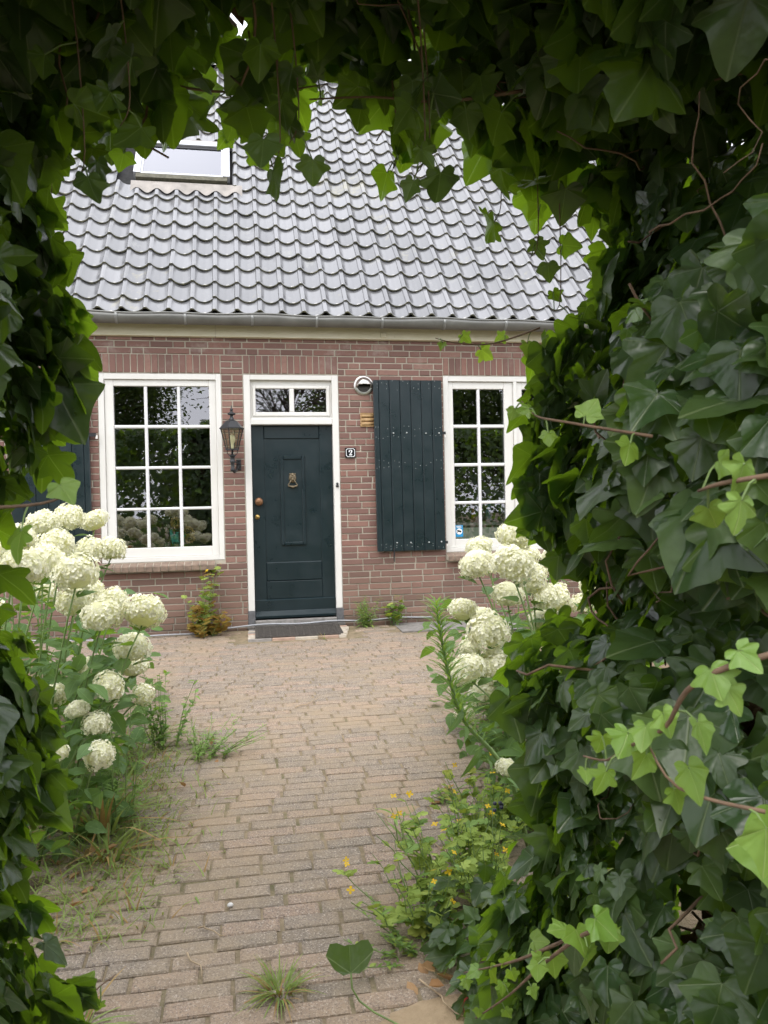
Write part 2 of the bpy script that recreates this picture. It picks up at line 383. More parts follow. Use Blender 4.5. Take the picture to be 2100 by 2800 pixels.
# bricks, laid course by course around the openings
CH = .066; BR = []          # (x0,x1,z0,z1)
J = .0125
def fill(x0, x1, z0, z1, seed, phase):
    x = x0; k = phase; seq = (.212, .212, .103)
    if x1-x0 < .26:
        if phase % 2: BR.append((x0+.004, x1-.004, z0, z1))
        else:
            m = (x0+x1)/2; BR.append((x0+.004, m-J/2, z0, z1)); BR.append((m+J/2, x1-.004, z0, z1))
        return
    L = rng.choice((.06, .103, .157, .212))
    while x < x1-.01:
        e = min(x+L, x1)
        if x1-e < .055: e = x1
        BR.append((x, e, z0, z1)); x = e+J*rng.uniform(.8, 1.25); L = seq[k % 3]*rng.uniform(.985, 1.015); k += 1
for k in range(-6, 48):
    z0 = .528+.066*(k-8)+.006; z1 = z0+.054
    if z1 < -.2 or z0 > 2.9: continue
    if z1 > 2.52 and z0 < 2.52: z1 = min(z1, 2.58)
    spans = [(XL+.0, -1.413), (-.214, .0), (.98, 2.097), (3.683, XR)]
    if z1 > 2.52: spans = [(XL, -1.435), (-.219, -.001), (.98, 2.097), (3.705, XR)]
    if z1 < .555: spans = [(XL, .0), (.98, XR)]
    if z1 < .62 and z0 < .62 and z1 >= .555: spans = [(XL, -1.445), (-.30, .0), (.98, 2.09), (3.69, XR)]
    if z0 > 2.70: spans = [(XL, XR)]
    for i, (a, c_) in enumerate(spans):
        fill(a, c_, z0, z1, k, (k+i) % 6)
SOLD = []
for (a, c_) in ((-1.43, -.222), (.004, .974), (2.102, 3.70)):
    n = round((c_-a)/.0665); ww = (c_-a)/n
    for i in range(n): SOLD.append((a+i*ww+.005, a+(i+1)*ww-.005, 2.523, 2.702))
def near(q): return math.hypot((q[0]+q[1])/2-.5, ((q[2]+q[3])/2-1.3)*.6)
vis = [q for q in BR if q[0] > -1.9 and q[1] < 2.25] + SOLD
inview = set(sorted(vis, key=lambda q: (-( (q[1]-q[0])*(q[3]-q[2]) > .0075), near(q)))[:300])
def brick_mb(q, mb=None):
    mb = mb or MB(); o = rng.uniform(-.0025, .003); t = rng.uniform(-.001, .001)
    x0, x1, z0, z1 = q; rn = rng.random(); c_ = .003
    jt = lambda: rng.uniform(-.0016, .0016)
    fr_ = [(x0+c_+jt(), -o, z0+c_+jt()), (x1-c_+jt(), -o+t, z0+c_+jt()), (x1-c_+jt(), -o+t, z1-c_+jt()), (x0+c_+jt(), -o, z1-c_+jt())]
    md = [(x0, .004-o, z0), (x1, .004-o, z0), (x1, .004-o, z1), (x0, .004-o, z1)]; bk = [(p[0], .03, p[2]) for p in md]
    fs = [(0, 1, 2, 3)]+[(i, i+4, (i+1) % 4+4, (i+1) % 4) for i in range(4)]+[(i+4, i+8, (i+1) % 4+8, (i+1) % 4+4) for i in range(4)]
    return mb.add(fr_+md+bk, fs, 0, rn)
rest = MB()
for q in BR+SOLD:
    if q in inview: brick_mb(q).build('brick', 'brick', wall_o)
    else: brick_mb(q, rest)
tag(rest.build('brickwork', 'brick', wall_o), kind='stuff')

# ------------------------------------------------------------------ roof
P = R(51); EY, EZ = -.20, 3.09; TW, TE = .2185, .268
ROW = Vector((0, math.cos(P), math.sin(P))); NRM = Vector((0, -math.sin(P), math.cos(P)))
ORG = Vector((0, EY, EZ))
SMAX = 5.62
roof = MB()
def rp(x, s, h): return ORG+Vector((x, 0, 0))+ROW*s+NRM*h
def slab(mb, x0, x1, s0, s1, h0, h1, mi=0):
    vs = [rp(x, s, h) for h in (h0, h1) for s in (s0, s1) for x in (x0, x1)]
    return mb.add(vs, [(0, 2, 3, 1), (4, 5, 7, 6), (0, 1, 5, 4), (2, 6, 7, 3), (0, 4, 6, 2), (1, 3, 7, 5)], mi)
slab(roof, XL-.25, XR+.25, .02, SMAX, -.10, -.05)
ridge_p = rp(0, SMAX, 0)
RY, RZ = ridge_p.y, ridge_p.z
roof.add([(XL-.25, RY, RZ-.06), (XR+.25, RY, RZ-.06), (XR+.25, 2*RY+.2, 3.0), (XL-.25, 2*RY+.2, 3.0)], [(0, 1, 2, 3)])
roof_o = roof.build('roof', 'dark_void', house)
def tile_mesh(L, name):
    # profile across: roll on the left, shallow trough to the right
    w_ = TW; prof = []
    rib = [(-.030, -.004), (-.026, .016), (-.016, .027), (.0, .030), (.014, .027), (.022, .018)]
    for a, h in rib: prof.append((a, h))
    n = 10
    for i in range(1, n+1):
        t = i/n; x = .022+(w_-.030-.022+.004)*t
        h = .018-.044*math.sin(math.pi*min(1, t*1.0))**.75*(1 if t < .5 else 1)
        h += t*(-.004)
        prof.append((x, h))
    prof[-1] = (w_-.020, .014)
    m = len(prof); lift = .030
    def row(s, dh): return [(x, s, h+dh) for x, h in prof]
    lf = lambda s: lift*(1-s/L)
    vs = row(L, 0)+row(.016, lf(.016))+row(.003, lf(0)-.003)+row(0, lf(0)-.009)+row(0.002, lf(0)-.024)
    fs = []; mi = []
    for j in range(4):
        for i in range(m-1):
            fs.append(((j+1)*m+i, (j+1)*m+i+1, j*m+i+1, j*m+i)); mi.append(0 if j < 2 else 1)
    # side skirts
    o = len(vs); vs += [(prof[0][0], L, prof[0][1]-.02), (prof[0][0], 0, prof[0][1]+lift-.024)]
    fs.append((0, m, 2*m, 3*m, 4*m, o+1, o)); mi.append(1)
    me = bpy.data.meshes.new(name); me.from_pydata(vs, [], fs); me.materials.append(MATS['glazed_tile']); me.materials.append(MATS['tile_lip'])
    me.polygons.foreach_set('material_index', mi); me.polygons.foreach_set('use_smooth', [q == 0 for q in mi]); me.update()
    return me
TM = tile_mesh(TE+.05, 'roof_tile'); TM0 = tile_mesh(.193+.05, 'eaves_tile')
SKY_X0, SKY_X1, SKY_S0, SKY_S1 = -1.20, -.095, 2.315, 3.33
def tile_mat(x, s):
    j = rng.gauss(0, .0045); a = rng.gauss(0, .010); hj = rng.uniform(0, .006)
    o = rp(x+rng.gauss(0, .0015), s+j, .0+hj)
    ex = (Vector((1, 0, 0))+ROW*a).normalized(); es = ROW; en = ex.cross(es)
    es2 = en.cross(ex)
    return Matrix(((ex.x, es2.x, en.x, o.x), (ex.y, es2.y, en.y, o.y), (ex.z, es2.z, en.z, o.z), (0, 0, 0, 1)))
tiles = []
for r in range(-1, 21):
    s = .163+TE*r if r >= 0 else -.03
    for c_ in range(-26, 29):
        x = .183+TW*c_
        if x < XL-.2 or x > XR+.1: continue
        if s+TE > SKY_S0 and s < SKY_S1-.06 and x+TW-.04 > SKY_X0 and x-.02 < SKY_X1: continue
        tiles.append((x, s, r))
def tkey(t): return (0 if (-1.25 < t[0] < 2.9 and t[1] < 4.0) else 1, t[1])
tiles.sort(key=tkey)
rv_, rt_, rmi, rrn = [], [], [], []
for i, (x, s, r) in enumerate(tiles):
    me = TM0 if r < 0 else TM; M = tile_mat(x, s)
    if i < 300: link('roof_tile', me, roof_o, mat=M)
    else:
        o = len(rv_); k = rng.random()
        rv_ += [M @ v.co for v in me.vertices]; rrn += [k]*len(me.vertices)
        for p in me.polygons: rt_.append(tuple(q+o for q in p.vertices)); rmi.append(p.material_index)
me = bpy.data.meshes.new('tile_courses'); me.from_pydata(rv_, [], rt_); me.materials.append(MATS['glazed_tile']); me.materials.append(MATS['tile_lip'])
me.polygons.foreach_set('material_index', rmi); me.polygons.foreach_set('use_smooth', [q == 0 for q in rmi])
me.attributes.new('rnd', 'FLOAT', 'POINT').data.foreach_set('value', rrn); me.update()
tag(link('tile_courses', me, roof_o), kind='stuff')
for i in range(30):                                      # ridge caps
    x0 = XL-.2+i*.39; mb = MB(); seg = 8
    pr_ = [(RY+.13*math.cos(math.pi*k/seg)*-1, RZ-.03+.12*math.sin(math.pi*k/seg)) for k in range(seg+1)]
    vs = [(x0, y, z) for y, z in pr_]+[(x0+.40, y, z+.012) for y, z in pr_]
    mb.add(vs, [(k, k+1, seg+2+k, seg+1+k) for k in range(seg)]+[tuple(range(seg+1)), tuple(range(2*seg+1, seg, -1))]); mb.build('ridge_tile', 'glazed_tile', roof_o)

# skylight
sk = empty('skylight'); sk.parent = house
mb = MB(); x0, x1, s0, s1 = SKY_X0+.015, SKY_X1-.0, 2.36, 3.26
slab(mb, x0, x0+.075, s0+.09, s1, .0, .085); slab(mb, x1-.075, x1, s0+.09, s1, .0, .085); slab(mb, x0+.075, x1-.075, s1-.10, s1, .0, .083)
mb.build('frame', 'skylight_trim', sk)
mb = MB(); slab(mb, x0+.03, x1-.03, s0-.0, s0+.088, .0, .075); mb.build('bottom_rail', 'mossy_rail', sk)
mb = MB(); slab(mb, x0-.03, x1+.005, s0-.045, s0-.002, -.01, .03); mb.build('seal', 'black_seal', sk)
mb = MB(); slab(mb, x0+.075, x1-.075, s1-.155, s1-.101, .0, .066); mb.build('seal', 'black_seal', sk)
mb = MB(); slab(mb, x0+.08, x1-.08, s0+.092, s0+.125, .0, .074); slab(mb, x0+.078, x0+.10, s0+.125, s1-.157, 0, .070); slab(mb, x1-.10, x1-.078, s0+.125, s1-.157, 0, .070)
mb.build('sash', 'skylight_trim', sk)
mb = MB(); slab(mb, x0+.101, x1-.101, s0+.126, s1-.157, .015, .03); mb.build('blind', 'white_blind', sk)
mb = MB(); slab(mb, x0+.1005, x1-.1005, s0+.1255, s1-.1565, .052, .056); mb.build('pane', 'glass', sk)
mb = MB(); n = 60; vs = []; fs = []                       # lead apron dressed over the tiles
for i in range(n+1):
    x = x0-.02+(x1-x0+.16)*i/n; ph = ((x-.183)/TW) % 1; wv = .020*math.cos(2*math.pi*(ph))+.026
    vs += [rp(x, s0-.03, .045), rp(x, s0-.14+.01*math.sin(i*.7), .022+wv), rp(x, s0-.215+.02*math.cos(2*math.pi*ph), .010+wv)]
for i in range(n): fs += [(3*i+1, 3*i+4, 3*i+3, 3*i), (3*i+2, 3*i+5, 3*i+4, 3*i+1)]
mb.add(vs, fs); mb.build('apron', 'lead', sk, smooth=True)
mb = MB(); slab(mb, x0-.03, x1+.03, s1+.002, s1+.09, -.01, .05); mb.build('head_flashing', 'lead', sk)

# ------------------------------------------------------------------ eaves: gutter, brackets, fascia
gx0, gx1 = XL-.2, XR+.2
mb = MB(); n = 96; seg = 9; vs = []; fs = []
for i in range(n+1):
    x = gx0+(gx1-gx0)*i/n; wv = .006*math.sin(x*7.1)+.004*math.sin(x*3.3+1)
    for k in range(seg+1):
        a = math.pi*(.06+.94*k/seg)
        y = -.190+.072*math.cos(a)*1.0; z = 3.049-.085*math.sin(a)
        vs.append((x, y, z+(wv if k >= seg-1 else 0)))
for i in range(n):
    for k in range(seg): a = i*(seg+1)+k; fs.append((a, a+1, a+seg+2, a+seg+1))
mb.add(vs, fs); gut = mb.build('gutter', 'zinc', house, smooth=True)
sol = gut.modifiers.new('thickness', 'SOLIDIFY'); sol.thickness = .003
mb = MB(); mb.tube([(gx0+(gx1-gx0)*i/160, -.263, 3.057+.006*math.sin((gx0+(gx1-gx0)*i/160)*7.1)+.004*math.sin((gx0+(gx1-gx0)*i/160)*3.3+1)) for i in range(161)], .0085, 6)
mb.build('bead', 'zinc', gut, smooth=True)
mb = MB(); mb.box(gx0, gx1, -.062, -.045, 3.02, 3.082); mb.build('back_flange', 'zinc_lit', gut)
for x in [-3.79, -3.14, -2.49, -1.83, -1.181, -.537, .108, .746, 1.414, 2.066, 2.729, 3.382, 4.03, 4.68]:
    mb = MB(); pts = []
    for k in range(10):
        a = math.pi*(.06+.94*k/9); pts.append((-.190+.0765*math.cos(a), 3.049-.0895*math.sin(a)))
    vs = [(x-.013, y, z) for y, z in pts]+[(x+.013, y, z) for y, z in pts]
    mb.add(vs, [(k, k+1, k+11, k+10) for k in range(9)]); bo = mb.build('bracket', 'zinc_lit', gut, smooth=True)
    q = bo.modifiers.new('thickness', 'SOLIDIFY'); q.thickness = .004
for x0, x1, dy in ((XL-.1, -.262, 0), (-.258, 2.9, .003), (2.904, XR+.1, 0)):
    mb = MB(); y = -.045-dy
    mb.add([(x0, -.012, 2.873), (x1, -.012, 2.873), (x1, y, 2.880), (x0, y, 2.880), (x0, y, 3.02), (x1, y, 3.02), (x0, .0, 3.02), (x1, .0, 3.02)],
           [(3, 2, 1, 0), (4, 5, 2, 3), (6, 7, 5, 4), (0, 1, 7, 6)]); mb.build('fascia', 'cream_board', house)
mb = MB(); mb.cbox(1.43, 1.49, -.062, -.046, 2.895, 2.95); mb.build('cleat', 'cream_board', house)

# ------------------------------------------------------------------ windows
def glass_pane(x0, x1, z0, z1, y, parent, tilt=None):
    t = tilt if tilt is not None else rng.uniform(-.0012, .0012)
    t2 = rng.uniform(-.0008, .0008)
    mb = MB(); mb.add([(x0, y+t, z0), (x1, y-t, z0), (x1, y-t+t2, z1), (x0, y+t+t2, z1)], [(0, 1, 2, 3)]); return mb.build('pane', 'glass', parent)
def sill(x0, x1, parent):
    n = round((x1-x0)/.0755); ww = (x1-x0)/n
    for i in range(n):
        a, c_ = x0+i*ww+.004, x0+(i+1)*ww-.004; d = rng.uniform(-.003, .003); mb = MB()
        yz = [(.02, .628), (-.088+d, .597+d), (-.095+d, .590+d), (-.093+d, .543+d), (.02, .555)]
        m = len(yz); mb.add([(a, y, z) for y, z in yz]+[(c_, y, z) for y, z in yz], [(k, k+m, (k+1) % m+m, (k+1) % m) for k in range(m)]+[tuple(range(m)), tuple(range(2*m-1, m-1, -1))])
        mb.build('sill_brick', 'sill_brick', parent)
    mb = MB(); mb.add([(x0, .02, .624), (x0, -.084, .594), (x0, -.084, .55), (x0, .02, .556), (x1, .02, .624), (x1, -.084, .594), (x1, -.084, .55), (x1, .02, .556)],
        [(0, 1, 5, 4), (1, 2, 6, 5), (2, 3, 7, 6), (0, 3, 2, 1), (4, 5, 6, 7)]); mb.build('sill_mortar', 'mortar', parent)
lw = empty('window'); lw.parent = house; lw['label'] = 'white twelve pane window left of the door'
mb = MB(); mb.frame(-1.408, -.219, .632, 2.513, .055, .052, .045, .058, .006, .16); mb.build('frame', 'white_paint', lw)
mb = MB(); mb.frame(-1.352, -.272, .678, 2.454, .085, .068, .094, .064, .028, .13, .005); mb.build('sash', 'white_paint', lw)
gx = [-1.267, -.976, -.945, -.655, -.624, -.340]; gzs = [.772, 1.147, 1.174, 1.559, 1.588, 1.970, 2.002, 2.390]
for a, c_ in ((gx[1], gx[2]), (gx[3], gx[4])):
    mb = MB(); mb.cbox(a, c_, .034, .07, .772, 2.39, .008); mb.build('glazing_bar', 'white_bar', lw)
for a, c_ in ((gzs[1], gzs[2]), (gzs[3], gzs[4]), (gzs[5], gzs[6])):
    mb = MB(); mb.cbox(-1.267, -.340, .0365, .068, a, c_, .008); mb.build('glazing_bar', 'white_bar', lw)
for i in range(3):
    for j in range(4): glass_pane(gx[2*i]-.004, gx[2*i+1]+.004, gzs[2*j]-.004, gzs[2*j+1]+.004, .056, lw, tilt=.0003)
sill(-1.44, -.315, lw)
mb = MB(); mb.box(-1.45, -.18, .165, .42, .72, .755); mb.build('inner_sill', 'counter_white', lw)
rw = empty('window'); rw.parent = house; rw['label'] = 'white two casement window right of the shutter'
mb = MB(); mb.frame(2.102, 3.678, .632, 2.513, .055, .055, .045, .056, .006, .16); mb.cbox(2.888, 2.926, .0085, .15, .677, 2.457, .003); mb.build('frame', 'white_paint', rw)
for x0, x1, g0, g1 in ((2.158, 2.887, 2.214, 2.786), (2.927, 3.622, 2.991, 3.563)):
    mb = MB(); mb.frame(x0, x1, .678, 2.456, g0-x0, x1-g1, .087, .078, .030, .13, .005); mb.build('sash', 'white_paint', rw)
    m = (g0+g1)/2
    mb = MB(); mb.cbox(m-.0155, m+.0155, .034, .07, .765, 2.378, .008); mb.build('glazing_bar', 'white_bar', rw)
    zz_ = [.765, 1.140, 1.172, 1.547, 1.581, 1.961, 1.996, 2.378]
    for j in range(3):
        mb = MB(); mb.cbox(g0, g1, .0365, .068, zz_[2*j+1], zz_[2*j+2], .008); mb.build('glazing_bar', 'white_bar', rw)
    for j in range(4):
        for a, c_ in ((g0-.004, m-.012), (m+.012, g1+.004)): glass_pane(a, c_, zz_[2*j]-.004, zz_[2*j+1]+.004, .056, rw, tilt=.0)
sill(2.095, 3.69, rw)
mb = MB(); mb.box(2.15, 3.63, .165, .45, .72, .755); mb.build('inner_sill', 'counter_white', rw)
mb = MB(); mb.box(2.22, 3.6, .0605, .0625, .762, .885); mb.build('frosted_film', 'frosted_film', rw)
mb = MB(); mb.box(2.3, 3.6, .36, .86, .90, .93); mb.build('counter_top', 'counter_white', rw)
tagged = MB(); tagged.box(2.2165, 2.302, .048, .050, .790, .916); st = tagged.build('camera_sticker', 'sticker_blue', rw)
mb = MB(); n = 20; cx, cz, rad = 2.26, .848, .033
mb.add([(cx, .0468, cz)]+[(cx+rad*math.cos(2*math.pi*k/n), .0468, cz+rad*math.sin(2*math.pi*k/n)) for k in range(n)], [(0, (k+1) % n+1, k+1)[::-1] for k in range(n)])
mb.build('white_disc', 'enamel_white', st)
mb = MB(); mb.add([(cx-.024, .0455, cz+.004), (cx-.020, .0455, cz+.018), (cx+.020, .0455, cz+.006), (cx+.022, .0455, cz-.006), (cx+.012, .0455, cz-.010)], [(4, 3, 2, 1, 0)])
mb.add([(cx-.028, .0455, cz-.016), (cx-.022, .0455, cz-.016), (cx-.010, .0455, cz-.004), (cx-.014, .0455, cz+.0)], [(0, 1, 2, 3)]); mb.build('camera_icon', 'enamel_black', st)
mb = MB()
for i in range(5): mb.box(2.228+i*.001, 2.29-(i % 3)*.009, .0466, .0476, .906-i*.0045, .9085-i*.0045)
mb.build('small_print', 'enamel_white', st)

# ------------------------------------------------------------------ door
df = empty('door_frame'); df.parent = house
for x0, x1, z0 in ((.005, .071, .095), (.909, .975, .088)):
    mb = MB(); mb.cbox(x0, x1, .006, .20, z0, 2.510); mb.build('jamb', 'white_paint', df)
mb = MB(); mb.cbox(.071, .909, .0075, .20, 2.458, 2.510); mb.build('head', 'white_paint', df)
mb = MB(); mb.cbox(.071, .909, .0085, .20, 2.000, 2.062, .006); mb.build('transom_bar', 'white_paint', df)
mb = MB(); mb.frame(.0715, .9085, 2.063, 2.457, .024, .020, .027, .055, .050, .13, .003); mb.build('transom_frame', 'white_paint', df)
mb = MB(); mb.frame(.095, .889, 2.090, 2.402, .030, .035, .041, .029, .034, .12, .006); mb.cbox(.471, .519, .0355, .11, 2.131, 2.373, .008); mb.build('transom_sash', 'white_paint', df)
glass_pane(.121, .475, 2.127, 2.377, .062, df, tilt=.002); glass_pane(.515, .858, 2.127, 2.377, .062, df, tilt=-.001)
for x0, x1, z1 in ((.001, .073, .095), (.907, .987, .088)):
    mb = MB(); mb.cbox(x0, x1, -.002, .20, -.06, z1-.001, .004); mb.build('plinth_block', 'bluestone', df)
mb = MB(); mb.cbox(.073, .907, -.02, .25, -.088, -.004, .006); mb.cbox(-.01, .0725, -.021, .0, -.088, -.061); mb.cbox(.9075, .995, -.021, .0, -.088, -.061); mb.build('threshold', 'threshold_stone', df)
door = empty('door'); door.parent = house; door['label'] = 'dark green panelled front door'
Y = .075
mb = MB(); mb.box(.073, .907, Y+.012, Y+.05, .012, 1.997); mb.build('slab', 'dark_paint', door)
for x0, x1 in ((.0735, .198), (.776, .9065)):
    mb = MB(); mb.cbox(x0, x1, Y, Y+.0119, .2, 1.9965, .003); mb.build('stile', 'dark_paint', door)
for z0, z1 in ((1.858, 1.9965), (.386, .582)):
    mb = MB(); mb.cbox(.1985, .7755, Y+.0006, Y+.0119, z0, z1, .009); mb.build('rail', 'dark_paint', door)
mb = MB(); mb.cbox(.200, .774, Y-.004, Y+.0119, .203, .3835, .004); mb.build('lower_panel', 'dark_paint', door)
mb = MB(); mb.frame(.360, .615, .754, 1.684, .034, .031, .034, .040, Y-.010, Y+.0118, .007); mb.build('panel_moulding', 'dark_paint', door)
mb = MB(); mb.box(.394, .584, Y+.004, Y+.0118, .788, 1.644); mb.build('inner_panel', 'dark_paint', door)
mb = MB(); mb.add([(.0735, Y-.022, .082), (.9065, Y-.022, .082), (.9065, Y-.022, .190), (.0735, Y-.022, .190), (.0735, Y+.0115, .207), (.9065, Y+.0115, .207), (.0735, Y+.0115, .082), (.9065, Y+.0115, .082)],
    [(0, 1, 2, 3), (3, 2, 5, 4), (0, 3, 4, 6), (1, 7, 5, 2)]); mb.build('weatherboard', 'dark_paint', door)
mb = MB(); mb.add([(.0755, Y-.0225, .081), (.9045, Y-.0225, .081), (.9045, Y-.072, .036), (.0755, Y-.072, .036), (.0755, Y-.069, .014), (.9045, Y-.069, .014), (.0755, Y+.011, .014), (.9045, Y+.011, .014)],
    [(3, 2, 1, 0), (4, 5, 2, 3), (6, 7, 5, 4), (0, 6, 4, 3), (1, 2, 5, 7)]); mb.build('weather_bar', 'dark_paint', door)
mb = MB(); mb.lathe([(.0, -.062), (.022, -.060), (.036, -.052), (.043, -.038), (.040, -.022), (.026, -.012), (.020, -.004), (.030, .0), (.030, .003)], (.137, Y, 1.212), 20, 'y'); mb.build('knob', 'bronze_knob', door, True)
mb = MB(); mb.lathe([(.0, -.012), (.012, -.012), (.014, -.009), (.022, -.008), (.025, -.002), (.025, .002)], (.117, Y, 1.055), 18, 'y'); mb.build('lock', 'brass', door, True)
kn = empty('knocker'); kn.parent = door; kx, kz, ky = .487, 1.452, Y+.004
mb = MB(); n = 18; rows = []
for i in range(7):
    t = i/6; ph = t*math.pi/2
    for k in range(n):
        a = 2*math.pi*k/n; rad = math.cos(ph)*(1+.08*math.sin(a*9+i)); mb.v.append((kx+.039*rad*math.cos(a), ky-.024*math.sin(ph)-.003*math.sin(a*7+i*2), kz+.053*rad*math.sin(a))); mb.rn.append(0)
for i in range(6):
    for k in range(n): mb.f.append((i*n+k, (i+1)*n+k, (i+1)*n+(k+1) % n, i*n+(k+1) % n)); mb.mi.append(0)
for dx, dz, rx, rz, d in ((0, -.016, .017, .014, .034), (0, .0, .007, .022, .034), (-.014, .012, .008, .006, .029), (.014, .012, .008, .006, .029), (-.026, .040, .010, .010, .016), (.026, .040, .010, .010, .016), (0, .032, .018, .010, .026)):
    mb.lathe([(rx*.05, -d), (rx*.6, -d*.92), (rx, -d*.6), (rx, 0)], (kx+dx, ky, kz+dz), 10, 'y')
lion = mb.build('lion_mask', 'old_brass', door, True)
mb = MB(); pts = [(-.014, -.020), (-.028, -.045), (-.047, -.073), (-.044, -.084), (-.022, -.088), (0, -.096), (.022, -.088), (.044, -.084), (.047, -.073), (.028, -.045), (.014, -.020)]
mb.tube([(kx+x, ky-.022, kz+z) for x, z in pts], [.006, .006, .007, .008, .009, .015, .009, .008, .007, .006, .006], 8); mb.build('ring', 'old_brass', lion, True)
bpy.data.objects.remove(kn)
bell = MB(); bell.lathe([(0, -.03), (.008, -.028), (.012, -.015), (.016, -.008), (.016, .0)], (.945, .006, 1.36), 12, 'y'); bell.lathe([(0, -.012), (.012, -.010), (.012, 0)], (.945, .006, 1.383), 10, 'y')
tag(bell.build('door_bell', 'black_iron', None, True), 'small dark bell push on the white door jamb', 'bell')

# ------------------------------------------------------------------ shutters
def shutter(name, edges, z0, z1, skew, flip=False, label=None):
    s = empty(name); s.parent = house; s['label'] = label
    for i in range(len(edges)-1):
        a, c_ = edges[i]+.0012, edges[i+1]-.0012; mb = MB(); mb.cbox(a, c_, -.060+rng.uniform(0, .001), -.034, z0+rng.uniform(0, .002), z1+rng.uniform(-.002, 0), .005)
        mb.cbox(a+.009, a+.013, -.0615, -.0595, z0+.004, z1-.004, .001)
        mb.v = [(x+skew*(1-(z-z0)/(z1-z0)), y, z) for x, y, z in mb.v]; mb.build('board', 'dark_paint', s)
    for zb in (z0+.12, z1-.62): mb = MB(); mb.box(edges[0]+.03, edges[-1]-.03, -.0335, -.008, zb, zb+.10); mb.build('batten', 'dark_paint', s)
    return s
edges = [1.333, 1.391, 1.504, 1.616, 1.730, 1.843, 1.958, 2.068]
sr = shutter('shutter', edges, .662, 2.456, .012, label='dark green boarded shutter between door and right window')
for x, z in ((1.540, 1.9), (1.681, 1.903), (1.888, 1.896), (2.031, 1.898), (1.553, .752), (1.701, .749), (1.898, .747), (2.032, .749)):
    mb = MB(); mb.lathe([(0, -.0085), (.006, -.007), (.0085, -.003), (.009, 0)], (x, -.060, z), 10, 'y'); mb.build('bolt', 'nail', sr, True)
mb = MB()
for zr in (2.43, 2.37, 1.955, 1.86, 1.60, 1.545, .73, .69):
    for e in range(7):
        for f_ in (.3, .75):
            if rng.random() < .72:
                x = edges[e]+(edges[e+1]-edges[e])*f_+.012*(1-(zr-.66)/1.8); z = zr+rng.uniform(-.02, .02); mb.lathe([(0, -.0018), (.0036, -.0014), (.0038, .001)], (x, -.0605, z), 6, 'y')
tag(mb.build('nail_heads', 'nail', sr), kind='stuff')
mb = MB(); mb.box(1.508, 1.530, -.066, -.0615, .68, .70); mb.tube([(1.519, -.068, .70), (1.519, -.070, .64), (1.517, -.072, .60), (1.519, -.060, .555)], [.006, .008, .007, .005], 6); mb.build('hook', 'black_iron', sr)
for z in (1.9, .742):
    mb = MB(); mb.box(2.071, 2.105, -.055, -.035, z-.014, z+.014); mb.build('hinge', 'black_iron', sr)
    mb = MB(); mb.tube([(2.098, -.045, z-.016), (2.098, -.045, z-.040)], .009, 8); mb.build('pintle', 'white_paint', sr)
el = [-2.225, -2.11, -2.0, -1.886, -1.773, -1.66, -1.548, -1.492]
sl = shutter('shutter', el, .662, 2.456, .012, label='dark green boarded shutter left of the left window, half hidden by ivy')
mb = MB(); mb.box(-1.49, -1.425, -.055, -.035, 1.882, 1.914); mb.build('hinge', 'black_iron', sl)
mb = MB(); mb.tube([(-1.42, -.045, 1.895), (-1.42, -.045, 1.86)], .011, 8); mb.build('pintle', 'white_paint', sl)

# ------------------------------------------------------------------ wall fittings
def fitting(name, label, cat, loc): return empty(name, loc, label, cat)
L = fitting('wall_lantern', 'black six sided glass lantern on an iron bracket left of the door', 'lantern', (-.117, -.2, 1.52))
def hexring(r, z): return [(r*math.cos(math.pi*k/3+.26), r*math.sin(math.pi*k/3+.26), z) for k in range(6)]
mb = MB(); prof = [(.123, .415), (.123, .422), (.060, .492), (.030, .505), (.028, .512)]
mb.lathe(prof, (0, 0, 0), 6, 'z', 0, .26); mb.lathe([(0, .415), (.123, .415)], (0, 0, 0), 6, 'z', 0, .26); mb.build('roof', 'black_iron', L)
mb = MB(); mb.lathe([(.028, .508), (.016, .53), (.016, .55), (.036, .556), (.040, .566), (.030, .576), (.014, .584), (.012, .594), (.018, .604), (.012, .616), (.005, .626), (.004, .648), (0, .652)], (0, 0, 0), 14); mb.build('finial', 'black_iron', L, True)
top, bot = hexring(.112, .418), hexring(.060, .215)
for k in range(6):
    mb = MB(); mb.tube([top[k], bot[k]], .0055, 4); mb.build('corner_bar', 'black_iron', L)
    mb = MB(); a, c_ = Vector(top[k]), Vector(top[(k+1) % 6]); d, e = Vector(bot[k]), Vector(bot[(k+1) % 6])
    mb.add([v*.97+Vector((0, 0, v.z*.03)) for v in (d, e, c_, a)], [(0, 1, 2, 3)]); mb.build('glass_panel', 'clear_glass', L)
mb = MB(); mb.lathe([(.0, .205), (.068, .205), (.068, .218), (.0, .218)], (0, 0, 0), 6, 'z', 0, .26); mb.lathe([(.112, .414), (.124, .414), (.124, .424)], (0, 0, 0), 6, 'z', 0, .26); mb.build('base_ring', 'black_iron', L)
mb = MB(); mb.lathe([(.013, .218), (.016, .25), (.012, .26), (.028, .29), (.031, .32), (.024, .35), (.0, .365)], (0, 0, 0), 12); mb.build('bulb', 'bulb', L, True)
mb = MB(); mb.lathe([(.010, .205), (.010, .165), (.030, .160), (.034, .150), (.022, .138), (.024, .10), (.028, .095), (.020, .08), (.016, .03), (.024, .015), (.02, -.005), (.0, -.01)], (0, 0, 0), 12)
for s_ in (-1, 1): mb.tube([(s_*.050, 0, .205), (s_*.050, 0, .178), (s_*.034, 0, .160), (s_*.02, 0, .155)], .004, 5)
mb.build('stem', 'black_iron', L, True)
mb = MB(); mb.tube([(.0, .0, .01), (.015, .05, -.01), (.035, .11, .01), (.05, .16, .05), (.058, .196, .09)], [.012, .013, .012, .013, .016], 8)
mb.tube([(.005, .0, .09), (.02, .07, .10), (.04, .13, .085), (.056, .19, .06)], .007, 6); mb.build('bracket', 'black_iron', L, True)
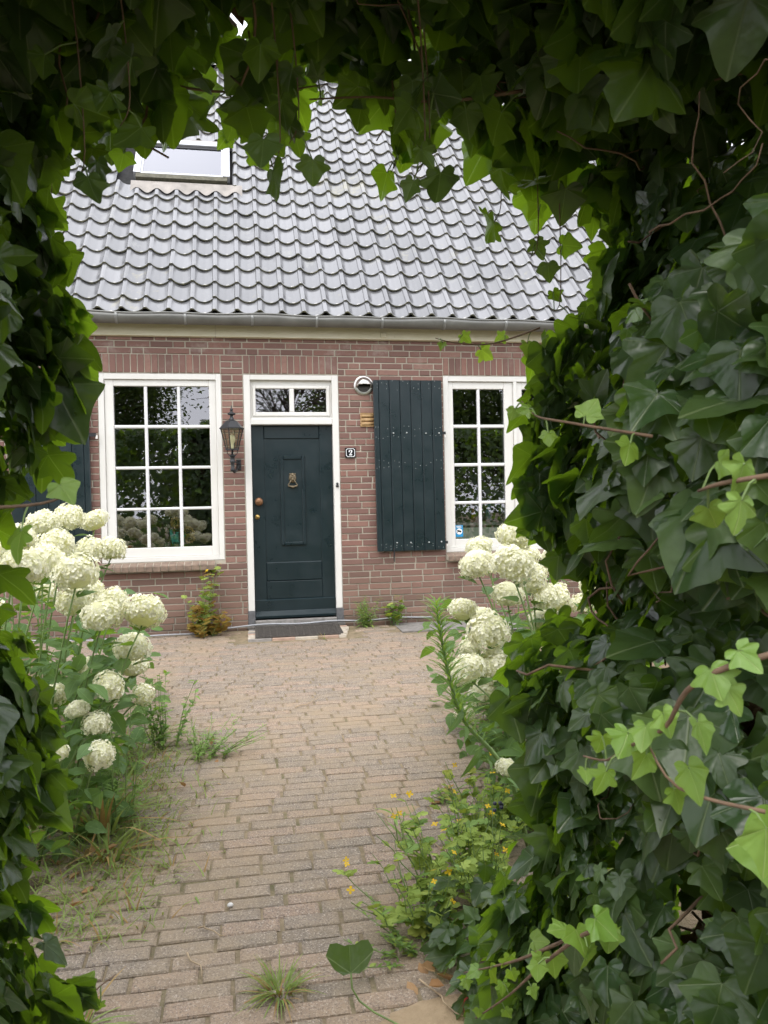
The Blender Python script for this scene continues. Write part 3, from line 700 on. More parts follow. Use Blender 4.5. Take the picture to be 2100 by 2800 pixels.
mb = MB(); mb.cbox(.035, .082, .186, .1985, .015, .125, .004); mb.build('wall_plate', 'black_iron', L)
for q in range(5): mb = MB(); mb.lathe([(.0, -.002), (.010, -.006), (.010, .006), (0, .008)], (.060, .183, .028+q*.021), 8, 'y'); mb.build('boss', 'black_iron', L, True)

NP = fitting('house_number', 'black enamel house number plate with white border and figure 2', 'number plate', (1.088, -.004, 1.703))
def rnd_rect(w_, h_, c_, y): return [(-w_+c_, y, -h_), (w_-c_, y, -h_), (w_, y, -h_+c_), (w_, y, h_-c_), (w_-c_, y, h_), (-w_+c_, y, h_), (-w_, y, h_-c_), (-w_, y, -h_+c_)]
mb = MB(); a = rnd_rect(.054, .051, .005, -.010); c_ = rnd_rect(.056, .053, .005, .0)
mb.add(a+c_, [tuple(range(8))]+[(k, k+8, (k+1) % 8+8, (k+1) % 8) for k in range(8)]); mb.build('plate', 'enamel_black', NP)
mb = MB(); a = rnd_rect(.047, .044, .014, -.0112); c_ = rnd_rect(.0415, .0385, .012, -.0112); mb.add(a+c_, [(k, (k+1) % 8, (k+1) % 8+8, k+8) for k in range(8)]); mb.build('border', 'enamel_white', NP)
pts = [(-.015, .012, .0055), (-.0125, .019, .0045), (-.006, .0255, .003), (.002, .027, .003), (.010, .0235, .005), (.0135, .015, .0065), (.011, .006, .006), (.004, -.004, .0045), (-.005, -.014, .003), (-.013, -.0225, .002)]
mb = MB(); vs = []
for i, (x, z, h) in enumerate(pts):
    p, q = pts[max(0, i-1)], pts[min(len(pts)-1, i+1)]; dx, dz = q[0]-p[0], q[1]-p[1]; l_ = math.hypot(dx, dz); nx, nz = -dz/l_*h, dx/l_*h
    vs += [(x+nx, -.0115, z+nz), (x-nx, -.0115, z-nz)]
mb.add(vs, [(2*i, 2*i+2, 2*i+3, 2*i+1) for i in range(len(pts)-1)])
mb.add([(-.017, -.0117, -.028), (.014, -.0117, -.028), (.018, -.0117, -.012), (.0145, -.0117, -.013), (.010, -.0117, -.0185), (-.010, -.0117, -.0195)], [(0, 1, 2, 3, 4, 5)])
mb.add([(-.016+.007*math.cos(2*math.pi*k/10)+.004, -.0118, .011+.006*math.sin(2*math.pi*k/10)) for k in range(10)], [tuple(range(10))])
mb.build('figure', 'enamel_white', NP)

V = fitting('vent_hood', 'round stainless steel wall vent hood above the shutter corner', 'vent', (1.242, -.003, 2.404))
mb = MB(); mb.lathe([(.0, -.010), (.085, -.012), (.098, -.010), (.105, -.003), (.105, .003)], (0, 0, 0), 32, 'y'); mb.build('flange', 'stainless', V, True)
mb = MB(); n, m_ = 28, 14; vs = []; fs = []
for i in range(m_+1):
    ph = math.pi/2*i/m_
    for k in range(n): a = 2*math.pi*k/n; vs.append((.083*math.cos(ph)*math.cos(a), -.012-.085*math.sin(ph), .083*math.cos(ph)*math.sin(a)))
for i in range(m_):
    for k in range(n):
        q = [i*n+k, (i+1)*n+k, (i+1)*n+(k+1) % n, i*n+(k+1) % n]
        cz = sum(vs[j][2] for j in q)/4; cx = sum(vs[j][0] for j in q)/4
        if cz > .002-.9*max(0, abs(cx)-.055): fs.append(tuple(q))
mb.add(vs, fs); hd = mb.build('hood', 'stainless', V, True); hd.modifiers.new('t', 'SOLIDIFY').thickness = .003
mb = MB(); mb.lathe([(.0, -.014), (.070, -.014)], (0, 0, 0), 24, 'y'); mb.build('duct', 'dark_void', V)
for k in range(5): mb = MB(); z = -.012-k*.012; h = math.sqrt(max(.0001, .066**2-z*z)); mb.box(-h, h, -.026, -.020, z-.0035, z+.0015); mb.build('louvre', 'louvre_metal', V)
G = fitting('wooden_grille', 'small wooden air grille tucked behind the shutter edge', 'grille', (1.275, 0, 2.045))
mb = MB(); mb.frame(-.073, .075, -.071, .071, .009, .009, .009, .009, -.016, .004, .002); mb.build('frame', 'pale_wood', G)
for k in range(3):
    mb = MB(); z = -.041+k*.0415; mb.tube([(-.063, .002, z), (.065, .002, z)], .0195, 10); mb.build('slat', 'pale_wood', G, True)
mb = MB(); pts = [(-2.4, -.10), (-1.6, -.16), (-1.0, -.20), (-.55, -.13), (-.3, -.06), (-.1, -.045), (.1, -.05), (.5, -.045), (.9, -.04), (1.12, -.05), (1.5, -.03), (2.0, -.03)]
cp = []
for i in range(len(pts)-1):
    for t in range(6): q = t/6; cp.append((pts[i][0]*(1-q)+pts[i+1][0]*q, pts[i][1]*(1-q)+pts[i+1][1]*q))
zc = lambda x: -.062+.02*(1/(1+math.exp(-(x+.2)*10)))+.006*math.sin(x*9)
mb.tube([(x, y, (zc(x) if x > -.3 else gz(x, y)+.018+.01*math.sin(x*5))) for x, y in cp], .0085, 7); tag(mb.build('cable', 'cable', None, True), 'thin grey cable running along the foot of the brick wall', 'cable')

# things on the inner sills
def sillthing(name, label, cat, loc, group=None): return empty(name, loc, label, cat, group)
T = sillthing('teal_vase', 'teal coral shaped vase with dried flowers inside left window', 'vase', (-.70, .215, .755))
mb = MB()
for k in range(9):
    a = k*2.4; h = rng.uniform(.07, .19); x = .06*math.cos(a)*rng.uniform(.6, 1.4); mb.tube([(x*.3, .02*math.sin(a), 0), (x*.7, .03*math.sin(a), h*.5), (x, .04*math.sin(a), h), (x*1.05, .04*math.sin(a), h+.012)], [.022, .019, .016, .019], 8)
mb.build('coral_body', 'teal_glass', T, True)
def fuzz_ball(r, n, wdt, seed):
    q = random.Random(seed); mb = MB()
    for k in range(n):
        z = q.uniform(-1, 1); a = q.uniform(0, 6.283); s_ = math.sqrt(1-z*z); d = Vector((s_*math.cos(a), s_*math.sin(a), z)); t = d.orthogonal().normalized(); bb = d.cross(t); an = q.uniform(0, 6.28); t = t*math.cos(an)+bb*math.sin(an)
        c0 = d*r*q.uniform(.75, 1); mb.add([c0-t*wdt, c0+t*wdt, c0+d*wdt*1.3+t*wdt*.3, c0+d*wdt*1.2-t*wdt*.5], [(0, 1, 2, 3)])
    return mb
for (x, z, r, m) in ((-.085, .20, .035, 'rattan'), (.06, .225, .030, 'rattan'), (-.01, .26, .05, 'dried_flower'), (.105, .15, .055, 'dried_flower'), (.125, .095, .045, 'dried_flower')):
    mb = fuzz_ball(r, 130, r*.28, int(x*1000)); mb.v = [(p[0]+x, p[1], p[2]+z) for p in mb.v]; mb.build('dried_head', m, T)
for i, (x, lb) in enumerate(((-.80, 'left of the two glass candle holders inside the left window'), (-.71, 'right of the two glass candle holders inside the left window'))):
    C = sillthing('candle_holder', lb, 'candle holder', (x, .17, .755), 'candle holders on the inner sill')
    mb = MB(); mb.lathe([(.027, 0), (.031, .065), (.029, .065), (.0255, .004)], (0, 0, 0), 14); mb.build('glass_cup', 'clear_glass', C, True)
    mb = MB(); mb.lathe([(.0, .006), (.022, .006), (.022, .042), (.0, .044)], (0, 0, 0), 12); mb.build('candle', 'candle_wax', C)
for x, lb in ((-1.17, 'larger red ornament at the left corner of the left window'), (-.36, 'smaller red ornament at the right corner of the left window')):
    mb = MB(); r = .034 if x < -1 else .018; mb.lathe([(0, 0), (r*.8, .0), (r, r*.4), (r*.85, r), (r*.4, r*1.2), (0, r*1.2)], (x, .18, .755), 12); tag(mb.build('red_ornament', 'red_ornament', None, True), lb, 'ornament')
mb = MB(); mb.lathe([(0, 0), (.028, 0), (.028, .10), (.02, .125), (.012, .14), (.012, .17), (0, .17)], (2.555, .5, .932), 14); tag(mb.build('amber_bottle', 'amber_bottle', None, True), 'amber bottle on the counter behind the right window', 'bottle')
mb = MB(); mb.lathe([(0, 0), (.034, 0), (.036, .10), (.030, .14), (.014, .16), (.014, .175), (.03, .19), (.03, .215), (0, .22)], (2.74, .5, .932), 14); tag(mb.build('blue_bottle', 'blue_bottle', None, True), 'pale blue spray bottle on the counter behind the right window', 'bottle')

# ------------------------------------------------------------------ doorstep and mat
D = empty('doorstep', (0, 0, 0), 'low step of cream, grey and pink bricks under the doormat', 'doorstep')
cols = ['step_cream', 'step_grey', 'step_pink', 'step_cream', 'step_grey', 'step_pink', 'step_cream', 'step_grey', 'step_cream', 'step_cream']
for k in range(8):
    y0 = -.10-k*.061
    for x0, x1 in ((.0+(-.006)*k/8, .22), (.224, .44), (.444, .66), (.664, .86), (.864, 1.0-.012*k+(.02 if k % 3 else 0))):
        z = gz(0, y0)+.004; mb = MB(); mb.box(x0+rng.uniform(-.006, .006), x1-.004, y0-.056, y0, z-.03, z+.016, jit=.0015); mb.build('step_brick', rng.choice(cols), D)
Mt = empty('doormat', (.475, -.29, gz(0, -.29)+.022), 'dark ribbed rubber doormat in front of the door', 'doormat')
Mt.rotation_euler = (math.atan(.047), 0, -.012)
mb = MB(); mb.box(-.40, .40, -.235, .235, 0, .008); mb.build('base', 'rubber', Mt)
mb = MB()
for i in range(13):
    x = -.385+i*.0645
    for k in range(16): y = -.222+k*.0287; mb.box(x, x+.050, y, y+.013, .0079, .0150)
tag(mb.build('ribs', 'rubber', Mt), kind='stuff')
mb = MB(); mb.frame(-.41, .41, -.245, .245, .01, .01, .01, .01, 0, .013); mb.v = [(x, z, y) for x, y, z in mb.v]; mb.build('rim', 'rubber', Mt)
mb = MB(); mb.box(1.5, 2.75, -.52, -.02, gz(0, -.2)-.03, gz(0, -.2)+.004, jit=.006); tag(mb.build('stone_slab', 'threshold_stone'), 'flat grey stone slab at the wall below the shutter', 'slab')

# ------------------------------------------------------------------ brick path
path = MB(); xs = (-1.9, 2.6); n = 30
vs = []; fs = []
def pedge(y):
    t = [(-.05, -2.2, 2.6), (-.9, -1.6, 2.3), (-2.0, -1.0, 1.75), (-3.0, -.88, 1.45), (-4.2, -.84, 1.3), (-5.2, -.76, 1.1), (-6.0, -.66, .95), (-8.6, -.62, .92)]
    for i in range(len(t)-1):
        if t[i][0] >= y >= t[i+1][0]:
            q = (t[i][0]-y)/(t[i][0]-t[i+1][0]); return t[i][1]*(1-q)+t[i+1][1]*q, t[i][2]*(1-q)+t[i+1][2]*q
    return t[-1][1], t[-1][2]
for j in range(n+1):
    y = -.03-8.4*j/n; a, c_ = pedge(y)
    for i in range(9): x = a+(c_-a)*i/8; vs.append((x, y, gz(x, y)+.0005))
for j in range(n):
    for i in range(8): q = j*9+i; fs.append((q, q+9, q+10, q+1))
path_o = path.add(vs, fs).build('brick_path', 'joint_sand'); tag(path_o, 'brick paved path from the ivy arch to the front door', 'path', kind='structure')
PV = []
for r in range(-6, 106):
    y = -.62-r*.0775; a, c_ = pedge(y)
    x = a+rng.uniform(-.2, 0)+((r % 2)*.107); 
    sk_ = .010*math.sin(y*1.3)
    while x < c_:
        L_ = .200*rng.uniform(.97, 1.03)
        if not (y > -.66 and -.22 < x < 1.02) and not (y > -.6 and x > 1.3): PV.append((x, y, L_, sk_, r))
        x += L_+rng.uniform(.007, .017)
def paver_mesh(L_, wd, seed):
    q = random.Random(seed); j = lambda s: q.uniform(-s, s); h = .0
    t = [(-L_/2+.007+j(.004), -wd/2+.005+j(.003), h+j(.0015)), (L_/2-.007+j(.004), -wd/2+.005+j(.003), h+j(.0015)), (L_/2-.007+j(.004), wd/2-.005+j(.003), h+j(.0015)), (-L_/2+.007+j(.004), wd/2-.005+j(.003), h+j(.0015))]
    m = [(-L_/2, -wd/2, -.005), (L_/2, -wd/2, -.005), (L_/2, wd/2, -.005), (-L_/2, wd/2, -.005)]; bt = [(p[0], p[1], -.04) for p in m]
    fs = [(0, 1, 2, 3)]+[(i, i+4, (i+1) % 4+4, (i+1) % 4) for i in range(4)]+[(i+4, i+8, (i+1) % 4+8, (i+1) % 4+4) for i in range(4)]
    return t+m+bt, fs
PMS = []
for k in range(14):
    v, f_ = paver_mesh(.200, .0748, k); me = bpy.data.meshes.new('paver'); me.from_pydata(v, [], f_); me.materials.append(MATS['paver']); me.update(); PMS.append((me, v, f_))
def pmat(p):
    x, y, L_, s_, r = p; cx = x+L_/2; z = gz(cx, y)+.0068+max(-.003, min(.003, rng.gauss(0, .0013)))+.0012*math.sin(cx*2.1+y*1.7)
    return Matrix.Translation((cx, y+s_+.006*math.sin(cx*2.3+r*.3)+rng.gauss(0, .0012), z)) @ Matrix.Rotation(math.atan(.047)+rng.gauss(0, .006), 4, 'X') @ Matrix.Rotation(rng.gauss(0, .007), 4, 'Y') @ Matrix.Rotation(rng.gauss(0, .006), 4, 'Z') @ Matrix.Diagonal((L_/.2, 1, 1, 1))
PV.sort(key=lambda p: -p[1] if p[1] < -5.95 else p[1])     # the nearest ones in the picture first
seen = [p for p in PV if -5.95 < p[1] < -.5 and (-.62 < p[0] < .95)]
seen.sort(key=lambda p: p[1]); first = set(seen[:300])
prest = MB()
for p in PV:
    k = rng.randrange(14); M = pmat(p)
    if p in first: link('paver', PMS[k][0], path_o, mat=M)
    else: prest.add([M @ Vector(q) for q in PMS[k][1]], PMS[k][2], 0, rng.random())
tag(prest.build('paver_courses', 'paver', path_o), kind='stuff')
def sand_patch(name, cx, cy, rx, ry, h, label):
    mb = MB(); n = 14; m_ = 5; vs = [(cx, cy, gz(cx, cy)+.006+h)]; fs = []
    for i in range(1, m_+1):
        for k in range(n):
            a = 2*math.pi*k/n; q = i/m_*(1+.25*math.sin(a*3+cx*9)+.18*math.sin(a*7)+.12*math.sin(a*5+i)); x, y = cx+rx*q*math.cos(a), cy+ry*q*math.sin(a)
            vs.append((x, y, gz(x, y)+.0055+h*(1-(i/m_)**1.5)-(.014 if i == m_ else 0)))
    fs += [(0, 1+k, 1+(k+1) % n) for k in range(n)]
    for i in range(m_-1):
        for k in range(n): a = 1+i*n+k; c_ = 1+i*n+(k+1) % n; fs.append((a, a+n, c_+n, c_))
    mb.add(vs, fs); tag(mb.build(name, 'sand', None, True), label, 'sand', kind='stuff')
sand_patch('sand', .52, -5.78, .26, .12, .006, 'sandy patch beside the path under the ivy')
sand_patch('sand', .68, -4.40, .12, .06, .0055, 'small sandy patch on the right of the path')


# ------------------------------------------------------------------ leaves
def leaf_arrays(outline, ring=.55, cup=.10, fold=.10, droop=.12, wave=.02, seed=0):
    """outline: list of (x, y, vein) round the leaf from the petiole; fan of two rings from the petiole"""
    q = random.Random(seed); n = len(outline); vs = [(0, 0, 0)]; vn = [1.0]; mx_ = max(abs(o[0]) for o in outline)
    for rr_ in (ring, 1.0):
        for i, (x, y, v) in enumerate(outline):
            X, Y_ = x*rr_, y*rr_; d = math.hypot(X, Y_)
            an = math.atan2(X, Y_); z = fold*abs(X)/mx_*.5 - droop*d*d + (cup*(1-v)*rr_*.5) + wave*1.3*d*math.sin(an*(3+seed % 3)+seed*1.7) + q.uniform(-wave, wave)*.3*rr_
            vs.append((X, Y_, z)); vn.append(v if v > 0 else (0.0 if rr_ == 1 else .25))
    ts = [(0, 1+i, 1+(i+1)) for i in range(n-1)]
    for i in range(n-1): a, c_ = 1+i, 2+i; ts += [(a, a+n, c_+n), (a, c_+n, c_)]
    ts = [(a, c_, b_) for a, b_, c_ in ts]
    return np.array(vs, float), np.array(ts, int), np.array(vn, float)
def mirror(half): return half+[(-x, y, v) for x, y, v in half[::-1][1:]]
def ivy_outline(lobe, wide, q):
    L = lobe
    h = [(.015, -.01, .3), (.10, -.15, .2), (.24, -.22, .4), (.38, -.17, .9), (.46, -.05, .3), (.475-.08*L, .07, 0), (.55-.02*L, .15, .35), (.61+.03*L, .27, 1), (.54-.03*L, .37, .4), (.45-.11*L, .45, 0), (.36-.06*L, .58, .35), (.19, .79, .6), (0, 1.0, 1)]
    h = [(x*wide*q.uniform(.95, 1.05), y*q.uniform(.96, 1.04), v) for x, y, v in h]; h[-1] = (0, 1.0, 1)
    m = mirror(h); return [(x*q.uniform(.93, 1.07), y*q.uniform(.96, 1.04), v) for x, y, v in m[::-1]]
def smooth_outline(o):
    n = len(o); out_ = []
    for i in range(n-1):
        p0, p1, p2, p3 = o[max(0, i-1)], o[i], o[i+1], o[min(n-1, i+2)]
        out_.append(p1); m = [(-.0625*p0[k]+.5625*p1[k]+.5625*p2[k]-.0625*p3[k]) for k in range(2)]
        out_.append((m[0], m[1], min(.85, (p1[2]+p2[2])/2)))
    out_.append(o[-1]); return out_
IVY = []
for k in range(8):
    q = random.Random(40+k); lobe = [.9, .5, .2, 1.1, -.2, .7, .3, .6][k]; wide = [1.05, 1.1, 1.0, .95, 1.1, 1.2, .9, 1.05][k]
    IVY.append(leaf_arrays(smooth_outline(ivy_outline(lobe, wide, q)), .55, .07, (.06, .16, -.14, .02, .12, -.08, .20, .08)[k], (.10, .20, .06, .28, .02, .22, .12, .30)[k], .05, k))
def simp(outline): return outline
IVY_LOW = []
for k in range(4):
    o = [(.02, 0, .3), (.36, -.16, 1), (.36, .06, 0), (.60, .30, 1), (.30, .45, 0), (0, .98, 1)]
    o = mirror(o)[::-1]; n = len(o); vs = [(0, .12, .03)]+[(x, y, -.15*(x*x+y*y)+.1*abs(x)*(k % 2)) for x, y, v in o]
    ts = [(0, 1+i, 1+(i+1) % n) for i in range(n)]; ts = [(a, c_, b_) for a, b_, c_ in ts]
    IVY_LOW.append((np.array(vs, float), np.array(ts, int), np.array([1.0]+[v for x, y, v in o])))
def oval(l_w, pts=7, serr=0., seed=0, cup=.1, droop=.2):
    h = []
    for i in range(pts+1):
        t = i/pts; x = l_w*.5*math.sin(math.pi*t**.8)**.9*(1-.15*t); y = t
        if 0 < i < pts and serr: x *= 1+serr*(1 if i % 2 else -1)
        h.append((max(x, .0), y, .25 if 0 < i < pts else 1))
    n = pts+1; vs = []; vn = []
    for i, (x, y, v) in enumerate(h):
        z0 = -droop*y*y; vs += [(-x, y, z0+cup*x), (0, y, z0), (x, y, z0+cup*x)]; vn += [0, 1, 0]
    ts = []
    for i in range(n-1):
        a = 3*i
        for s_ in (0, 1): ts += [(a+s_, a+s_+1, a+s_+4), (a+s_, a+s_+4, a+s_+3)]
    return np.array(vs, float), np.array(ts, int), np.array(vn, float)
QUAD = (np.array([(0, 0, 0), (.3, .5, .05), (0, 1, -.1), (-.3, .5, .05)], float), np.array([(0, 1, 2), (0, 2, 3)], int), np.zeros(4))
HYD = [oval(.62, 8, .06, 1, .25, .25), oval(.70, 8, .06, 2, .1, .35), oval(.55, 8, .05, 3, .35, .15)]
THIN = oval(.085, 4, 0, 4, .3, .35)
LANCE = [oval(.16, 4, 0, 4, .3, .3), oval(.22, 4, 0, 5, .2, .5)]
OVAL = [oval(.5, 4, 0, 6, .2, .2), oval(.42, 4, 0, 7, .3, .4)]
DRY = [oval(.55, 5, .1, 8, .9, -.3), oval(.6, 5, .1, 9, -.6, .5)]
_h = [(.02, 0, .3), (.16, .02, .3), (.30, -.02, .8), (.33, .12, .3), (.24, .22, 0), (.40, .28, .3), (.50, .46, .9), (.36, .52, .3), (.22, .52, 0), (.30, .68, .4), (.24, .86, .6), (.10, .92, .5), (0, 1, 1)]
CEL = [leaf_arrays([(x*.95, y, v) for x, y, v in mirror(_h)[::-1]], .55, .06, .1, .15, .02, 60+k) for k in range(2)]
BLADE = []
for k in range(3):
    vs = []; n = 4
    for i in range(n+1): t = i/n; wd = .035*(1-t)**.7+.002; z = -(.25+.35*k)*t*t; vs += [(-wd, t, z), (wd, t, z)]
    ts = []
    for i in range(n): ts += [(2*i, 2*i+1, 2*i+3), (2*i, 2*i+3, 2*i+2)]
    BLADE.append((np.array(vs, float), np.array(ts, int), np.zeros(len(vs))))
def frame_of(nrm, tip):
    z = Vector(nrm).normalized(); t = Vector(tip); y = t-z*t.dot(z)
    if y.length < 1e-4: y = z.orthogonal()
    y.normalize(); x = y.cross(z); return x, y, z
def lmat(pos, nrm, tip, size):
    x, y, z = frame_of(nrm, tip); p = pos
    return Matrix(((x.x*size, y.x*size, z.x*size, p[0]), (x.y*size, y.y*size, z.y*size, p[1]), (x.z*size, y.z*size, z.z*size, p[2]), (0, 0, 0, 1)))
class Leaves:
    """collects leaf placements and joins them into one mesh"""
    def __init__(s): s.V = []; s.T = []; s.A = []; s.N = []; s.RN = []; s.MI = []; s.o = 0
    def add(s, arr, M, mi=0):
        v, t, a = arr; m = np.array(M); vv = v @ m[:3, :3].T+m[:3, 3]
        s.V.append(vv); s.T.append(t+s.o); s.A.append(a); s.RN.append(np.full(len(v), rng.random())); s.MI.append(np.full(len(t), mi)); s.o += len(v)
    def build(s, name, mats, parent=None, kind='stuff'):
        me = npmesh(name, np.concatenate(s.V), np.concatenate(s.T), mats, np.concatenate(s.MI), {'vein': np.concatenate(s.A), 'rnd': np.concatenate(s.RN)})
        return tag(link(name, me, parent), kind=kind)
_mc = {}
def leaf_mesh(arr, mat, name='leaf'):
    k = (id(arr[0]), mat)
    if k not in _mc: _mc[k] = npmesh(name, arr[0], arr[1], mat, None, {'vein': arr[2]})
    return _mc[k]
def rv3(s=1.): return Vector((rng.gauss(0, s), rng.gauss(0, s), rng.gauss(0, s)))
FW, RT, UP = F, rr, uu
def cam_uv(p):
    d = Vector(p)-CAM; z = d.dot(FW)
    return (d.dot(RT)/z*2103/1050, d.dot(UP)/z*2103/1400, z) if z > .2 else (9, 9, z)

# ------------------------------------------------------------------ ivy
YN, YF = -7.12, -5.98        # near and far face of the hedge
def ss(a, b_, x): t = min(1, max(0, (x-a)/(b_-a))); return t*t*(3-2*t)
RZ_ = [-.4, .05, .15, .28, .41, .51, .66, .77, .82, .87, .93, .98, 1.03, 1.08, 1.22, 1.45, 1.57, 1.64, 1.71, 1.84, 2.3]
RX_ = [.64, .66, .67, .71, .79, .75, .70, .71, .77, .85, .91, .90, .82, .77, .74, .77, .80, .91, .96, .99, 1.0]
LZ_ = [-.4, .09, .31, .5, .68, .78, .9, 1.0, 1.17, 1.3, 1.5, 1.75, 2.0, 2.4]
LX_ = [-.43, -.43, -.54, -.53, -.46, -.49, -.55, -.60, -.59, -.48, -.41, -.45, -.50, -.52]
def xr(z): return float(np.interp(z, RZ_, RX_))
def xl(z): return float(np.interp(z, LZ_, LX_))
def bumps(y, z): return .045*math.sin(y*6.1+z*3.7)+.035*math.sin(y*11.3-z*8.9+1.2)
def hedge_side(side, n_jamb, n_corner, n_far, xfar, big):
    """leaf placements (pos, normal, tip, size, depth) on one jamb of the opening and on the face towards the house"""
    out_ = []; sg = -1 if side > 0 else 1           # outward x of the jamb
    xj = xr if side > 0 else xl
    def put(p, n, dep_, szs=1.):
        n = (Vector(n)+Vector((0, 0, .30))+rv3(.40)).normalized(); tip = Vector((0, 0, -1))+rv3(.5)
        sz = szs*min(.135, max(.035, rng.lognormvariate(math.log(big), .32)))
        out_.append((p, n, tip, sz, dep_))
    for i in range(n_jamb):
        z = rng.uniform(gz(0, -6.5)-.05, 2.35); y = rng.uniform(YN, YF-.12); d = rng.expovariate(1/.12)
        d = min(d, .42); x = xj(z)+(-sg)*(d)+sg*bumps(y, z)*.8
        t_ = ss(-6.75, -6.1, y); put((x, y, z), (sg*.75, -.85+1.35*t_, .1), d, 1 if d < .15 else .9)
    for i in range(n_corner):
        z = rng.uniform(gz(0, -6)-.05, 2.45); a = rng.uniform(.0, 1.35); d = min(.2, rng.expovariate(1/.035)); r = .20
        cx, cy = xj(z)-sg*r, YF-r; rr_ = r-d+bumps(a, z)*.8; x, y = cx+sg*rr_*math.cos(a), cy+rr_*math.sin(a)
        put((x, y, z), (sg*math.cos(a)*.8, math.sin(a)+.25, .1), d)
    for i in range(190):                             # fringe of single leaves reaching into the opening
        z = rng.uniform(-.2, 2.3); a = rng.uniform(.15, .9)
        if side < 0 and (z < 1.15 and rng.random() < .75): continue
        r = .20+rng.uniform(.0, .075); x, y = xj(z)-sg*.20+sg*r*math.cos(a), YF-.20+r*math.sin(a)
        put((x, y, z), (sg*.25, 1.0, .25), .02, 1.1)
    for i in range(int(n_far*.9)):                   # top and viewer side of the hedge
        if rng.random() < .55: x = xj(2.3)+(xfar-xj(2.3))*rng.random()**1.2; put((x, rng.uniform(YN, YF), 2.56+rng.uniform(-.12, .05)), (0, 0, 1.2), .1, 1.15)
        else: z = rng.uniform(-.42, 2.6); x0 = xj(z)-sg*.02; x = x0+(xfar-x0)*rng.random()**1.4; put((x, YN+rng.uniform(0, .15), z), (0, -1, .2), .1, 1.1)
    for i in range(n_far):
        z = rng.uniform(-.42, 2.62); x0 = xj(z)-sg*.15; x = x0+(xfar-x0)*rng.random()**1.3; d = min(.3, rng.expovariate(1/.06)); y = YF-d+bumps(x, z)
        put((x, y, z), (0, 1, .15), d, 1.05)
    return out_
def split_ivy(root, pl, nmax, low_from=None, mat='ivy_leaf'):
    sc_ = []
    for i, (p, n, t, s_, d) in enumerate(pl):
        u, v, z = cam_uv(p); fr_ = abs(u) < 1.03 and abs(v) < 1.03
        facing = 1
        sc_.append((-(s_/max(z, .3))*(1 if d < .05 else .35) if fr_ else 1, i))
    sc_.sort(); first = {i for k, i in sc_[:nmax]}
    L_ = Leaves(); L2 = Leaves()
    for i, (p, n, t, s_, d) in enumerate(pl):
        M = lmat(p, n, t, s_)
        if i in first: link('leaf', leaf_mesh(rng.choice(IVY), mat), root, mat=M)
        else:
            u, v, z = cam_uv(p)
            arr = rng.choice(IVY) if (abs(u) < 1.1 and abs(v) < 1.1) else rng.choice(IVY_LOW)
            dead = d > .20 and rng.random() < .18
            L_.add(arr, M, 1 if dead else (2 if (rng.random() < .012) else 0))
    L_.build('foliage', [mat, 'ivy_dead', 'ivy_young'], root)
def twigs(root, spots, n, rad, seed, length=.7, down=.3, name='stems', mat='ivy_stem'):
    q = random.Random(seed); mb = MB()
    for k in range(n):
        p = Vector(spots(q)); d = Vector((q.gauss(0, 1), q.gauss(0, 1), q.gauss(0, .8)-down)).normalized(); pts = [p.copy()]; m = q.randint(6, 11)
        for i in range(m):
            d = (d+Vector((q.gauss(0, .5), q.gauss(0, .5), q.gauss(0, .5)))).normalized(); p = p+d*length/m; pts.append(p.copy())
        r = rad*q.uniform(.5, 1.5); mb.tube(pts, [r*(1-.5*i/len(pts)) for i in range(len(pts))], 5)
    return tag(mb.build(name, mat, root, True), kind='stuff')
def shoot(root, pts, rad, n_leaf, size, seed, mat='ivy_young', hang=(0, 0, -1), nb=(0, -1, .3), name='shoot'):
    q = random.Random(seed); P_ = [Vector(p) for p in pts]; fine = []
    for i in range(len(P_)-1):
        for t in range(4):
            f_ = t/4; p0 = P_[max(0, i-1)]; p1 = P_[i]; p2 = P_[i+1]; p3 = P_[min(len(P_)-1, i+2)]
            fine.append(.5*((2*p1)+(-p0+p2)*f_+(2*p0-5*p1+4*p2-p3)*f_*f_+(-p0+3*p1-3*p2+p3)*f_**3))
    fine.append(P_[-1]); mb = MB(); nn = len(fine)
    mb.tube(fine, [rad*(1-.65*i/nn) for i in range(nn)], 6); so = mb.build(name, 'ivy_stem' if mat != 'weed_leaf' else 'green_stem', root, True)
    pet = MB()
    for k in range(n_leaf):
        t = (k+.6)/n_leaf; i = min(nn-1, int(t*(nn-1))); p = fine[i]; side = 1 if k % 2 else -1
        off = Vector((q.gauss(0, .5), q.gauss(0, .5), side*.8+.2)).normalized()*size*q.uniform(.3, .8)
        e = p+off; n = (Vector(nb)+Vector((q.gauss(0, .35), q.gauss(0, .35), q.gauss(0, .35)))).normalized()
        tip = (off.normalized()*.5+Vector(hang)+Vector((q.gauss(0, .4), q.gauss(0, .4), q.gauss(0, .4))))
        sz = size*q.uniform(.7, 1.25)*(1-.45*t)
        link('young_leaf', leaf_mesh(q.choice(IVY), mat), so, mat=lmat(e, n, tip, sz)); pet.tube([p, (p+e)/2+Vector((0, 0, .006)), e], .0016, 4, cap=False)
    tag(pet.build('petioles', 'green_stem', so), kind='stuff')
    return so
ivy_r = empty('ivy_hedge', (1.2, -6.5, gz(0, -6.5)), 'dense dark ivy hedge filling the right side of the opening', 'ivy')
ivy_l = empty('ivy_hedge', (-1.0, -6.5, gz(0, -6.5)), 'dark ivy hedge along the left edge of the opening', 'ivy')
ivy_t = empty('ivy_arch', (.15, -6.5, 2.1), 'shaded ivy canopy hanging over the top of the opening', 'ivy')
for e in (ivy_r, ivy_l, ivy_t): e.location = (0, 0, 0)
pr_ = hedge_side(1, 3300, 650, 3000, 5.2, .068)
